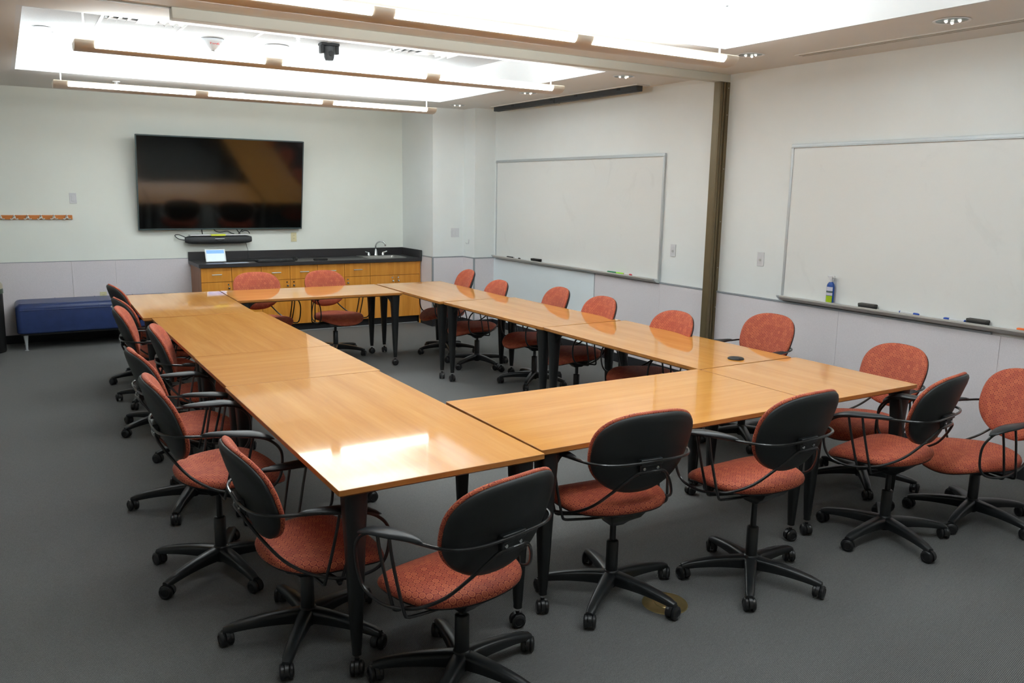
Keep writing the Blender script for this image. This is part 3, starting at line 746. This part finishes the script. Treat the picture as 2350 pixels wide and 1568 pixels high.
# worktop with a real sink opening
SX0, SX1, SY0, SY1 = 3.93, 4.40, 9.86, 10.20
o = thing('worktop', 'long black laminate worktop with upstand along the back wall', 'worktop', (0, 0, 0))
g = G(); x0, x1, y0, y1 = 1.82, XA - 0.016, YF - 0.03, D - 0.014
for a, b in (((x0, y0), (x1, SY0)), ((x0, SY1), (x1, y1)), ((x0, SY0), (SX0, SY1)), ((SX1, SY0), (x1, SY1))):
    g.box((a[0], a[1], CZ - 0.04), (b[0], b[1], CZ), 'counter')
g.build('top', o)
g = G(); g.box((x0, y1 - 0.018, CZ), (x1, y1, CZ + 0.10), 'counter'); g.build('upstand', o, bevel=0.0015)
g = G(); g.box((x1 - 0.018, y0, CZ), (x1, y1 - 0.018, CZ + 0.10), 'counter'); g.build('side_upstand', o, bevel=0.0015)
o = thing('sink', 'stainless steel drop-in sink at the right end of the worktop', 'sink', ((SX0 + SX1) / 2, (SY0 + SY1) / 2, CZ))
g = G(); hx, hy = (SX1 - SX0) / 2, (SY1 - SY0) / 2
def rr(hx_, hy_, z, r=0.04, n=6):
    out = []
    for cx, cy, a0 in ((hx_ - r, hy_ - r, 0), (-hx_ + r, hy_ - r, pi / 2), (-hx_ + r, -hy_ + r, pi), (hx_ - r, -hy_ + r, 1.5 * pi)):
        for i in range(n + 1): a = a0 + i / n * pi / 2; out.append((cx + r * cos(a), cy + r * sin(a), z))
    return out
g.loft([rr(hx + 0.03, hy + 0.03, 0.0005), rr(hx + 0.03, hy + 0.03, 0.005), rr(hx + 0.022, hy + 0.022, 0.007), rr(hx - 0.01, hy - 0.01, 0.004), rr(hx - 0.014, hy - 0.014, -0.006), rr(hx - 0.03, hy - 0.03, -0.036), rr(hx - 0.06, hy - 0.06, -0.0385, 0.03)], 'steel', cap=False)
g.add([p for p in rr(hx - 0.06, hy - 0.06, -0.0385, 0.03)], [tuple(range(28))], 'steel'); g.build('basin', o)
g = G(); g.lathe([(0.045, -0.036), (0.042, -0.032), (0.03, -0.034), (0, -0.034)], 24, 'chrome', (0.08, 0.02, 0)); g.build('drain', o)
g = G(); g.box((-hx - 0.028, hy + 0.029, 0.0005), (hx + 0.028, hy + 0.09, 0.006), 'steel'); g.build('tap_ledge', o, bevel=0.002)
o = thing('faucet', 'chrome gooseneck faucet with two handles behind the sink', 'faucet', (4.165, SY1 + 0.062, CZ + 0.0065))
g = G(); g.lathe([(0.028, 0), (0.028, 0.01), (0.022, 0.02), (0.021, 0.055), (0.014, 0.075), (0.014, 0.085)], 22, 'chrome'); g.build('body', o)
g = G(); pts = [(0, 0, 0.08), (0.0, -0.003, 0.13), (0.018, -0.018, 0.165), (0.05, -0.045, 0.182), (0.085, -0.072, 0.175), (0.10, -0.085, 0.15)]
g.tube(pts, 0.0095, 12, 'chrome', smooth_path=6); g.lathe([(0.0115, -0.02), (0.0115, 0.008)], 14, 'chrome', (0.101, -0.086, 0.142)); g.build('spout', o)
for s_ in (-1, 1):
    g = G(); g.lathe([(0.024, 0), (0.023, 0.014), (0.014, 0.03), (0.012, 0.04), (0, 0.042)], 18, 'chrome', (s_ * 0.10, 0, 0)); g.tube([(s_ * 0.10, 0, 0.034), (s_ * 0.125, -0.004, 0.04), (s_ * 0.155, -0.01, 0.052)], [0.008, 0.0075, 0.006], 10, 'chrome'); g.build('handle', o)

# things on the worktop
o = thing('tablet', 'tablet with a pale blue lit screen standing at the left end of the worktop', 'tablet', (2.06, 9.96, CZ + 0.001)); o.rotation_euler = (0, 0, 0)
tX = Matrix.Rotation(radians(-22), 4, 'X')
g = G(); g.box((-0.115, -0.006, 0.004), (0.115, 0.004, 0.158), 'alu', X=tX); g.build('case', o, bevel=0.004)
g = G(); g.box((-0.098, -0.0075, 0.016), (0.098, -0.0062, 0.105), 'tab_pale', X=tX); g.box((-0.098, -0.0075, 0.105), (0.098, -0.0062, 0.146), 'tab_sky', X=tX); g.build('screen', o)
g = G(); g.box((-0.08, 0.0, 0.0), (0.08, 0.10, 0.008), 'dark_grey'); g.tube([(0, 0.03, 0.07), (0, 0.085, 0.006)], 0.008, 8, 'dark_grey'); g.build('stand', o)
o = thing('paper_sheet', 'pale sheet of paper lying on the worktop right of the tablet', 'paper', (2.255, 9.80, CZ + 0.0008), radians(4)); g = G(); g.box((-0.13, -0.055, 0), (0.13, 0.055, 0.002), 'paper'); g.build('sheet', o)
o = thing('keyboard', 'black computer keyboard on the middle of the worktop', 'keyboard', (2.71, 9.84, CZ + 0.001))
g = G(); g.box((-0.22, -0.07, 0), (0.22, 0.07, 0.016), 'black'); g.build('case', o, bevel=0.004)
g = G()
for r_ in range(5):
    for c_ in range(18): g.box((-0.205 + c_ * 0.0229, -0.056 + r_ * 0.023, 0.016), (-0.205 + c_ * 0.0229 + 0.019, -0.056 + r_ * 0.023 + 0.019, 0.022), 'dark_grey')
g.build('keys', o)
o = thing('computer_mouse', 'black computer mouse behind the right end of the keyboard', 'mouse', (2.985, 9.95, CZ + 0.001), radians(-20)); g = G()
g.loft([[(0.033 * k * cos(a), 0.055 * k * sin(a), z) for a in [2 * pi * j / 20 for j in range(20)]] for k, z in ((0.95, 0), (1, 0.008), (0.95, 0.02), (0.75, 0.031), (0.4, 0.037), (0.1, 0.038))], 'black'); g.build('shell', o)
g = G(); g.lathe([(0.006, -0.004), (0.006, 0.004)], 12, 'dark_grey', X=Matrix.Translation((0, 0.03, 0.031)) @ Matrix.Rotation(pi / 2, 4, 'Y')); g.build('wheel', o)
o = thing('remote_control', 'black remote control lying on the worktop right of the keyboard', 'remote control', (3.265, 9.83, CZ + 0.001), radians(-3)); g = G(); g.box((-0.085, -0.025, 0), (0.085, 0.025, 0.02), 'black'); g.build('body', o, bevel=0.006)
g = G()
for i in range(7): g.box((-0.07 + i * 0.02, -0.012, 0.020), (-0.06 + i * 0.02, 0.012, 0.0225), 'dark_grey')
g.build('buttons', o)
cable('charging_cable', 'black charging cable trailing behind the tablet on the worktop', [(2.14, 10.05, CZ + 0.006), (2.24, 10.08, CZ + 0.005), (2.32, 10.04, CZ + 0.005), (2.42, 10.09, CZ + 0.005), (2.5, 10.05, CZ + 0.005), (2.56, 9.98, CZ + 0.005), (2.52, 9.95, CZ + 0.005)], 0.004)['group'] = 'cables on the worktop'

# ------------------------------------------------------------------ bench and bin
o = thing('bench', 'long navy blue leather bench with tapered metal feet against the back wall', 'bench', (0.785, 10.05, 0))
def cushion_rings(hx_, hy_, z0, z1, r=0.045):
    rg = []
    for i in range(5): a = i / 4 * pi / 2; rg.append((hx_ - r * (1 - sin(a)) * 0.5, hy_ - r * (1 - sin(a)) * 0.5, z0 + r * 0.5 * (1 - cos(a))))
    for i in range(7): a = i / 6 * pi / 2; rg.append((hx_ - r * (1 - cos(a)), hy_ - r * (1 - cos(a)), z1 - r + r * sin(a)))
    return rg
g = G(); RG = cushion_rings(0.775, 0.265, 0.182, 0.492)
rings = [rr(a, b_, z, 0.05) for a, b_, z in RG]
for s_ in (0.8, 0.5, 0.2): rings.append(rr(0.73 * s_ + 0.0, 0.22 * s_, 0.494 + 0.006 * (1 - s_), 0.03 * s_))
g.loft(rings, 'leather'); g.build('upholstered_body', o)
g = G()
for x in (-0.39, 0.0, 0.39):
    g.tube([(x, -0.268, 0.425), (x, -0.262, 0.46), (x, -0.23, 0.489), (x, -0.1, 0.496), (x, 0.2, 0.496)], 0.004, 6, 'leather')
g.tube([(-0.74, -0.225, 0.4925), (0.74, -0.225, 0.4925)], 0.0045, 6, 'leather'); g.tube([(-0.735, -0.268, 0.432), (0.735, -0.268, 0.432)], 0.004, 6, 'leather')
g.build('seam_piping', o)
for x in (-0.70, 0.70):
    for y in (-0.2, 0.2):
        g = G(); g.lathe([(0.017, 0.0), (0.02, 0.004), (0.011, 0.01), (0.013, 0.06), (0.026, 0.185)], 18, 'alu', (x, y, 0)); g.build('foot', o)
g = G(); g.box((-0.74, -0.235, 0.165), (0.74, 0.235, 0.184), 'black'); g.build('base_frame', o)
o = thing('waste_bin', 'tall dark waste bin with a domed beige lid at the left edge of the picture', 'bin', (-0.285, 9.93, 0))
g = G(); g.lathe([(0.185, 0), (0.19, 0.01), (0.20, 0.60), (0.195, 0.61)], 36, 'black'); g.build('body', o)
g = G(); g.lathe([(0.206, 0.61), (0.206, 0.66)], 36, 'bin_band'); g.build('band', o)
g = G(); g.lathe([(0.207, 0.66), (0.205, 0.70), (0.175, 0.75), (0.11, 0.785), (0.05, 0.79), (0, 0.79)], 36, 'bin_top'); g.build('domed_lid', o)

# brass floor box
o = thing('floor_box', 'round brass floor outlet cover in the carpet beside a chair caster', 'floor outlet', (2.285, 2.425, 0.0005))
g = G(); g.lathe([(0.098, 0), (0.096, 0.004), (0.05, 0.006), (0.046, 0.003), (0.043, 0.006), (0.0, 0.006)], 48, 'brass'); g.build('cover', o)
g = G(); g.box((-0.02, -0.004, 0.006), (0.02, 0.004, 0.0075), 'brass'); g.build('latch', o)

# ------------------------------------------------------------------ tables
TOP = 0.734; TH = 0.026
def make_caster(parent, x, y, ang, r=0.027):
    """twin wheel caster, contact point at (x,y)"""
    o = bpy.data.objects.new('caster', None)
    g = G()
    g.lathe([(0.009, r * 2 + 0.012), (0.009, r * 1.2)], 10, 'caster')
    # hood over the wheels
    hood = []
    for s_ in (-0.007, 0.007):
        hood.append([(0.0 + (r + 0.004) * cos(a), s_, r + (r + 0.004) * sin(a)) for a in [radians(-10 + 205 * i / 14) for i in range(15)]] + [((r - 0.01) * cos(a), s_, r + (r - 0.01) * sin(a)) for a in [radians(195 - 205 * i / 14) for i in range(15)]])
    g.loft(hood, 'caster', smooth=False)
    g.tube([(0, -0.024, r), (0, 0.024, r)], 0.006, 8, 'caster')
    c = g.build('caster', parent, loc=(x, y, 0), rot=(0, 0, ang))
    for s_ in (-1, 1):
        g = G(); R_ = Matrix.Translation((0, s_ * 0.009, r)) @ Matrix.Rotation(-s_ * pi / 2, 4, 'X')
        g.lathe([(r - 0.001, 0), (r, 0.002), (r, 0.011), (r - 0.004, 0.015), (r * 0.62, 0.017), (r * 0.58, 0.0145), (0, 0.0155)], 22, 'caster', X=R_); g.build('wheel', c)
    return c

def table(name, label, cx, cy, sx, sy, rot=0.0, legs=None, inx=0.06, iny=0.06, leg_off=None):
    o = thing(name, label, 'table', (cx, cy, 0), rot, 'maple tables forming the rectangle')
    hx_, hy_ = sx / 2, sy / 2
    ax = 'maple_x' if sx > sy else 'maple_y'
    g = G()
    top = [rr(hx_, hy_, TOP, 0.006, 2), rr(hx_ - 0.0, hy_ - 0.0, TOP - 0.004, 0.006, 2)]
    n = len(top[0])
    g.add(rr(hx_ - 0.0015, hy_ - 0.0015, TOP, 0.006, 2), [tuple(range(n))], ax)
    g.loft([rr(hx_ - 0.0015, hy_ - 0.0015, TOP, 0.006, 2), rr(hx_, hy_, TOP - 0.0015, 0.006, 2), rr(hx_, hy_, TOP - TH + 0.006, 0.006, 2), rr(hx_ - 0.016, hy_ - 0.016, TOP - TH - 0.004, 0.006, 2)], 'maple_edge', cap=False)
    g.add(rr(hx_ - 0.016, hy_ - 0.016, TOP - TH - 0.004, 0.006, 2), [tuple(reversed(range(n)))], 'maple_edge')
    g.build('tabletop', o, angle=30)
    zt = TOP - TH - 0.0045
    g = G()
    if sx > sy:
        for s_ in (-1, 1): g.box((-hx_ + 0.1, s_ * 0.05 - 0.012, zt - 0.03), (hx_ - 0.1, s_ * 0.05 + 0.012, zt), 'leg')
    else:
        for s_ in (-1, 1): g.box((s_ * 0.05 - 0.012, -hy_ + 0.1, zt - 0.03), (s_ * 0.05 + 0.012, hy_ - 0.1, zt), 'leg')
    g.build('under_frame', o)
    for sx_ in (-1, 1):
        for sy_ in (-1, 1):
            lx, ly = sx_ * (hx_ - inx), sy_ * (hy_ - iny)
            g = G(); rings = []
            for z, h_, off in ((zt, 0.044, 0.0), (zt - 0.05, 0.042, 0.0), (0.55, 0.036, 0.0), (0.3, 0.026, 0.0), (0.115, 0.0185, 0.0), (0.10, 0.0165, 0), (0.083, 0.0165, 0.0)):
                k = 0.55 if z > 0.2 else 0.8
                rings.append([(lx + h_ * sg(cos(a), k), ly + h_ * sg(sin(a), k), z) for a in [2 * pi * j / 20 for j in range(20)]])
            g.loft(rings, 'leg'); 
            # curved gusset from leg to the long rail
            gl = []
            dirx = (sx > sy)
            for w_ in (-0.012, 0.012):
                pts = []
                for i in range(9):
                    a = i / 8 * pi / 2; pts.append((0.03 + 0.11 * (1 - cos(a)) , zt - 0.13 * (1 - sin(a))))
                pts = pts + [(0.14, zt), (0.0, zt), (0.0, zt - 0.13)]
                if dirx: gl.append([(lx - sx_ * p, ly + w_, z) for p, z in pts])
                else: gl.append([(lx + w_, ly - sy_ * p, z) for p, z in pts])
            g.loft(gl, 'leg', smooth=False)
            lg = g.build('leg', o, angle=40)
            make_caster(lg, lx + sx_ * 0.0, ly, 0.6 + 0.9 * sx_ + 1.7 * sy_, 0.029)
    return o
table('training_table', 'large maple table nearest the viewer at the left front corner of the rectangle', 1.296, 3.36, 0.832, 1.674, 0, inx=0.075, iny=0.06)
table('training_table', 'square maple table on the left side, just beyond the nearest corner table', 1.3065, 4.620, 0.836, 0.830, 0)
table('training_table', 'long maple table on the left side, between the square and the far corner table', 1.309, 5.868, 0.836, 1.652, 0)
table('training_table', 'maple table at the far left corner, near the blue bench', 1.272, 7.465, 0.835, 1.50, radians(-1.6))
table('training_table', 'maple table at the far side, in front of the wooden cabinets', 2.498, 7.800, 1.575, 0.785, radians(-1.6))
table('training_table', 'maple table across the front, where two black-backed chairs stand', 2.543, 2.982, 1.628, 0.852, radians(-0.6))
table('training_table', 'square maple table at the right front corner near the wall', 3.768, 2.965, 0.806, 0.826, radians(-0.4))
table('training_table', 'maple table on the right side carrying the round black cover', 3.762, 4.210, 0.785, 1.640, 0)
table('training_table', 'maple table in the middle of the right side below the far whiteboard', 3.728, 5.830, 0.765, 1.570, radians(1.2))
table('training_table', 'maple table at the far right corner near the stepped wall', 3.688, 7.405, 0.755, 1.545, radians(-0.8))
o = thing('cable_cover', 'round black cable port cover on the right-hand table near its front seam', 'cable port', (3.786, 3.478 + 0.03, TOP))
g = G(); g.lathe([(0.049, 0.0003), (0.050, 0.005), (0.046, 0.009), (0.0, 0.010)], 36, 'grommet'); g.build('cap', o)
g = G(); g.box((-0.012, -0.049, 0.0095), (0.012, -0.035, 0.0110), 'black'); g.build('notch', o)

# ------------------------------------------------------------------ the chair
def seat_outline(k, n=44, e=0.86):
    out = []
    for j in range(n):
        a = 2 * pi * j / n; u = sg(cos(a), e); v = sg(sin(a), e)
        wid = 0.251 * (1 + 0.09 * v); out.append((wid * u * k, 0.052 + 0.236 * v * k))
    return out
def seat_z(x, y):
    z = 0.443
    z -= 0.055 * max(0.0, (y - 0.10) / 0.19) ** 2          # waterfall front
    z += 0.022 * max(0.0, (-y - 0.02) / 0.16) ** 2         # raised rear lip
    z += 0.010 * (x / 0.25) ** 2 - 0.004
    return z
def back_pt(u, v, w):
    t_ = 0.335; e = 0.94 * u * u
    return (u, -0.213 + e - sin(t_) * v + w * cos(t_), 0.686 + cos(t_) * v + w * sin(t_))
def back_outline(k, n=48, inset=0.0):
    out = []
    for j in range(n):
        a = 2 * pi * j / n; e = 0.74 if sin(a) > 0 else 0.90
        u = sg(cos(a), e); v = sg(sin(a), e)
        A = 0.238 * (1 + 0.075 * v) - inset; B = 0.196 - inset
        out.append((A * u * k, B * v * k))
    return out
def weave(o, rings, outline, R0_):
    # surface distance from the middle of the cushion, so the woven rings keep their size round its edge
    n = len(outline); at = o.data.attributes.new('weave', 'FLOAT_VECTOR', 'POINT'); s_ = 0.0; prev = None; vals = []
    for k, d in rings:
        if prev is not None: s_ += math.hypot((k - prev[0]) * R0_, d - prev[1])
        else: s_ = k * R0_
        prev = (k, d)
        for x, y in outline: vals += [x * s_ / R0_, y * s_ / R0_, 0.0]
    at.data.foreach_set('vector', vals)
def make_chair():
    r = thing('task_chair', '', 'chair')
    # seat cushion
    g = G(); rings = []
    for k, dz in ((0.10, 0.0), (0.4, 0.0), (0.7, -0.001), (0.86, -0.005), (0.94, -0.012), (0.985, -0.022), (1.0, -0.033), (0.99, -0.044), (0.96, -0.049)):
        rings.append([(x, y, seat_z(x, y) + dz) for x, y in seat_outline(k)])
    rings.append([(x, y, seat_z(x, y) - 0.049) for x, y in seat_outline(0.5)])
    rings.append([(x, y, seat_z(x, y) - 0.049) for x, y in seat_outline(0.1)])
    g.loft(rings, 'fab_seat'); so = g.build('seat', r, angle=80)
    weave(so, ((0.10, 0.0), (0.4, 0.0), (0.7, -0.001), (0.86, -0.005), (0.94, -0.012), (0.985, -0.022), (1.0, -0.033), (0.99, -0.044), (0.96, -0.049), (0.5, -0.049), (0.1, -0.049)), seat_outline(1.0), 0.245)
    g = G(); rings = []
    for k, dz in ((0.2, -0.0495), (0.965, -0.0495), (0.965, -0.053), (0.90, -0.058), (0.6, -0.062), (0.2, -0.063)):
        rings.append([(x, y, seat_z(x, y) + dz) for x, y in seat_outline(k)])
    g.loft(rings, 'plastic'); g.build('seat_pan', r, angle=60)
    # backrest cushion and shell
    g = G(); rings = []
    for k, w_ in ((0.1, 0.024), (0.45, 0.023), (0.75, 0.020), (0.9, 0.014), (0.97, 0.008), (1.0, 0.001), (0.998, -0.006), (0.98, -0.010)):
        rings.append([back_pt(u, v, w_) for u, v in back_outline(k)])
    rings.append([back_pt(u, v, -0.010) for u, v in back_outline(0.5)])
    g.loft(rings, 'fab_back'); bk = g.build('backrest', r, angle=80)
    weave(bk, ((0.1, 0.024), (0.45, 0.023), (0.75, 0.020), (0.9, 0.014), (0.97, 0.008), (1.0, 0.001), (0.998, -0.006), (0.98, -0.010), (0.5, -0.010)), back_outline(1.0), 0.215)
    g = G(); rings = []
    for k, w_ in ((0.97, -0.0102), (0.982, -0.013), (0.972, -0.020), (0.92, -0.028), (0.8, -0.0315), (0.5, -0.034), (0.2, -0.035), (0.05, -0.035)):
        rings.append([back_pt(u, v, w_) for u, v in back_outline(k)])
    g.loft(rings, 'shell'); g.build('back_shell', bk, angle=80)
    # bracket across the shell and its screws
    yb = -0.250
    g = G(); g.box((-0.052, yb - 0.012, 0.642), (0.052, yb + 0.014, 0.668), 'plastic'); g.box((-0.050, yb - 0.004, 0.600), (0.050, yb + 0.018, 0.645), 'plastic')
    br = g.build('back_bracket', r, bevel=0.004)
    for s_ in (-1, 1):
        g = G(); g.lathe([(0.0075, 0), (0.0065, 0.003), (0.0, 0.004)], 12, 'chrome', X=Matrix.Translation((s_ * 0.032, yb - 0.004, 0.628)) @ Matrix.Rotation(pi / 2, 4, 'X')); g.build('screw', br)
    # continuous wire: arm loops each side
    for s_ in (-1, 1):
        pts = [(0.0, -0.258, 0.656), (0.06, -0.258, 0.656), (0.14, -0.250, 0.656), (0.205, -0.222, 0.656), (0.243, -0.165, 0.654), (0.258, -0.09, 0.649), (0.275, 0.02, 0.640), (0.293, 0.13, 0.624),
               (0.300, 0.182, 0.597), (0.299, 0.213, 0.555), (0.295, 0.218, 0.500), (0.290, 0.208, 0.440), (0.286, 0.180, 0.401), (0.281, 0.13, 0.383), (0.274, 0.07, 0.379), (0.258, 0.0, 0.390),
               (0.232, -0.07, 0.413), (0.190, -0.142, 0.460), (0.138, -0.200, 0.530), (0.090, -0.238, 0.588), (0.062, -0.249, 0.610), (0.03, -0.253, 0.613), (0.0, -0.253, 0.613)]
        g = G(); g.tube([(s_ * x, y, z) for x, y, z in pts], 0.0062, 9, 'wire', smooth_path=4); g.build('arm_wire', r)
        g = G()
        for yt, ybt in ((0.105, 0.047), (0.035, -0.018)):
            g.tube([(s_ * p[0], p[1], p[2]) for p in [(0.286, yt, 0.643), (0.284, lerp(yt, ybt, 0.3), 0.56), (0.272, lerp(yt, ybt, 0.75), 0.44), (0.264, ybt, 0.380), (0.252, ybt, 0.364), (0.22, ybt, 0.358), (0.12, ybt * 0.8, 0.345), (0.02, ybt * 0.6, 0.338)]], 0.0060, 8, 'wire', smooth_path=3)
        g.build('arm_support', r)
        # arm pad
        g = G(); rings = []
        for i in range(15):
            t_ = i / 14; y = lerp(-0.105, 0.186, t_)
            env = (1 - abs(2 * t_ - 1) ** 3.2) ** 0.5
            hw = lerp(0.016, 0.039, sstep(0.0, 0.6, t_)) * max(env, 0.12); hh = 0.0145 * max(env, 0.2)
            xx = 0.256 + 0.045 * sstep(0, 1, t_); zz = 0.655 - 0.016 * t_ - 0.026 * max(0.0, (t_ - 0.6) / 0.4) ** 2
            rings.append([(s_ * (xx + hw * cos(a)), y, zz + hh * (sin(a) if sin(a) > 0 else sin(a) * 0.8)) for a in [2 * pi * j / 18 for j in range(18)]])
        g.loft(rings, 'pad'); g.build('armrest', r, angle=80)
    # seat mechanism
    g = G()
    g.loft([[(hx_ * x, cy_ + hy_ * y, z) for x, y in ((-1, -1), (1, -1), (1, 1), (-1, 1))] for hx_, hy_, cy_, z in ((0.03, 0.035, 0, 0.300), (0.045, 0.06, 0.0, 0.325), (0.075, 0.12, 0.02, 0.352), (0.085, 0.14, 0.02, 0.380))], 'plastic', smooth=False)
    mech = g.build('seat_mechanism', r, bevel=0.004)
    g = G(); g.tube([(0.04, 0.03, 0.345), (0.14, 0.045, 0.338), (0.215, 0.05, 0.343)], 0.0042, 8, 'wire'); g.lathe([(0.0, -0.012), (0.009, -0.008), (0.009, 0.008), (0, 0.012)], 10, 'plastic', X=Matrix.Translation((0.222, 0.05, 0.343)) @ Matrix.Rotation(pi / 2, 4, 'Y')); g.build('height_lever', mech)
    # gas column (upper tube moves with the seat)
    g = G(); g.lathe([(0.014, 0.13), (0.014, 0.315)], 18, 'wire'); g.build('gas_piston', r)
    # five star base
    g = G(); g.lathe([(0.026, 0.045), (0.028, 0.05), (0.034, 0.09), (0.036, 0.105), (0.031, 0.117), (0.0265, 0.12), (0.0265, 0.252), (0.023, 0.256), (0.014, 0.258)], 24, 'plastic')
    for k in range(5):
        a0 = 2 * pi * k / 5; X_ = Matrix.Rotation(a0, 4, 'Z'); rings = []
        for i in range(11):
            t_ = i / 10; x = lerp(0.018, 0.318, t_)
            zt_ = 0.114 - 0.004 * t_ - 0.034 * t_ ** 2.2; hw = lerp(0.031, 0.019, t_ ** 0.8); dp = lerp(0.056, 0.026, t_)
            if i == 10: hw *= 0.8; zt_ -= 0.004
            rings.append([(x, hw * 0.62, zt_), (x, hw * 0.95, zt_ - 0.006), (x, hw, zt_ - 0.016), (x, hw * 0.8, zt_ - dp), (x, -hw * 0.8, zt_ - dp), (x, -hw, zt_ - 0.016), (x, -hw * 0.95, zt_ - 0.006), (x, -hw * 0.62, zt_)])
        g.loft(rings, 'plastic', X=X_)
    bs = g.build('star_base', r, angle=50)
    for k in range(5):
        a0 = 2 * pi * k / 5
        make_caster(bs, 0.308 * cos(a0), 0.308 * sin(a0), a0 + (0.9, -0.5, 2.0, 0.3, -1.6)[k], 0.0295)
    return r
CH = [
 # x, y, facing(deg), base(deg), height offset, label
 (2.785, 2.411, 2.0, 6.4, 0.074, 'task chair at the front table, right of the one beside the brass floor outlet'),
 (2.132, 2.607, -5.8, 0.1, 0.033, 'task chair at the front table standing beside the brass floor outlet'),
 (1.270, 2.371, 12.4, 7.4, -0.021, 'nearest task chair at the bottom, its broad black back before the near table end'),
 (3.756, 2.398, 9.9, 39.1, 0.044, 'task chair at the right front corner table seen from behind, turned slightly left'),
 (0.892, 2.947, -89.1, 22.1, -0.043, 'closest task chair on the left side, beside the corner leg of the nearest table'),
 (0.723, 3.689, -91.3, 68.2, 0.066, 'second task chair from the viewer along the left side, pulled well out from the table'),
 (0.770, 4.595, -86.6, 26.9, 0.025, 'third task chair along the left side, its back just beyond the pulled-out one'),
 (1.000, 5.500, -100.0, 52.9, -0.007, 'fourth task chair along the left side, pushed in tight against the long table'),
 (0.876, 6.221, -98.0, 63.0, 0.025, 'fifth task chair along the left side, next beyond the one pushed in tight'),
 (0.956, 7.058, -84.2, 11.5, -0.006, 'sixth task chair along the left side, mostly hidden behind the fifth'),
 (1.000, 7.856, -84.6, 45.2, 0.013, 'farthest task chair along the left side, in front of the blue bench'),
 (4.407, 2.312, 66.0, 48.6, -0.044, 'task chair cut by the right edge of the picture, facing left near the wall'),
 (4.368, 2.982, 79.9, 8.0, -0.022, 'task chair behind the right front corner table, its back to the wall'),
 (4.377, 3.963, 86.5, 20.0, 0.029, 'task chair on the right side just right of the bronze post'),
 (3.930, 4.480, 85.1, 50.0, 0.010, 'task chair on the right side just left of the bronze post, pushed in low'),
 (3.928, 5.357, 84.7, 33.0, 0.017, 'task chair under the right end of the far whiteboard, beyond the table seam'),
 (4.021, 6.139, 80.6, 7.4, 0.007, 'task chair on the right side, third from the far end'),
 (3.947, 7.085, 84.3, 62.0, -0.021, 'task chair on the right side, second from the far end'),
 (3.980, 7.819, 80.4, 35.8, 0.020, 'task chair at the far right corner beside the stepped wall'),
 (2.127, 8.190, 184.0, 10.0, 0.010, 'task chair before the cabinets, the left one of the two'),
 (2.877, 8.233, 192.0, 30.7, 0.000, 'task chair before the cabinets, the right one of the two'),
]
proto = make_chair()
UPPER = ('seat', 'seat_pan', 'backrest', 'back_bracket', 'arm_wire', 'arm_support', 'armrest', 'seat_mechanism', 'gas_piston')
def place_chair(o, x, y, th, ph, dz, label):
    o.location = (x, y, 0); o.rotation_euler = (0, 0, radians(th)); o['label'] = label
    o['category'] = 'chair'; o['group'] = 'orange ring-patterned task chairs around the tables'
    for ch in o.children:
        nm = ch.name.split('.')[0]
        if nm in UPPER: ch.location = (0, 0, dz)
        elif nm == 'star_base': ch.rotation_euler = (0, 0, radians(ph - th))
chairs = [proto] + [copy_tree(proto) for _ in CH[1:]]
for o, c in zip(chairs, CH): place_chair(o, *c)

# ------------------------------------------------------------------ camera
def cam_axes(y, p, r):
    f = Vector((sin(y) * cos(p), cos(y) * cos(p), -sin(p))); rt = Vector((cos(y), -sin(y), 0)); up = rt.cross(f)
    return (cos(r) * rt + sin(r) * up, -sin(r) * rt + cos(r) * up, f)
rt, up, fw = cam_axes(radians(31.6043106), radians(10.40950977), radians(0.95536617))
cd = bpy.data.cameras.new('camera'); co = bpy.data.objects.new('camera', cd); COL.objects.link(co)
mw = Matrix(((rt.x, up.x, -fw.x, 0), (rt.y, up.y, -fw.y, 0), (rt.z, up.z, -fw.z, 1.734), (0, 0, 0, 1)))
co.matrix_world = mw
cd.sensor_fit = 'HORIZONTAL'; cd.sensor_width = 36.0; cd.lens = 1880.808 / 2350 * 36.0; cd.clip_start = 0.05; cd.clip_end = 60
SC.camera = co

# ------------------------------------------------------------------ world and view
wd = bpy.data.worlds.new('world'); SC.world = wd; wd.use_nodes = True
wd.node_tree.nodes['Background'].inputs[0].default_value = (0.6, 0.65, 0.7, 1); wd.node_tree.nodes['Background'].inputs[1].default_value = 0.1
SC.view_settings.view_transform = 'Standard'; SC.view_settings.look = 'None'; SC.view_settings.gamma = 1.0; SC.view_settings.use_curve_mapping = False
SC.view_settings.exposure = 1.18
SC.cycles.max_bounces = 10; SC.cycles.diffuse_bounces = 6; SC.cycles.glossy_bounces = 4
SC.cycles.use_adaptive_sampling = True
SC.cycles.sample_clamp_indirect = 6.0
SC.cycles.caustics_reflective = False; SC.cycles.caustics_refractive = False
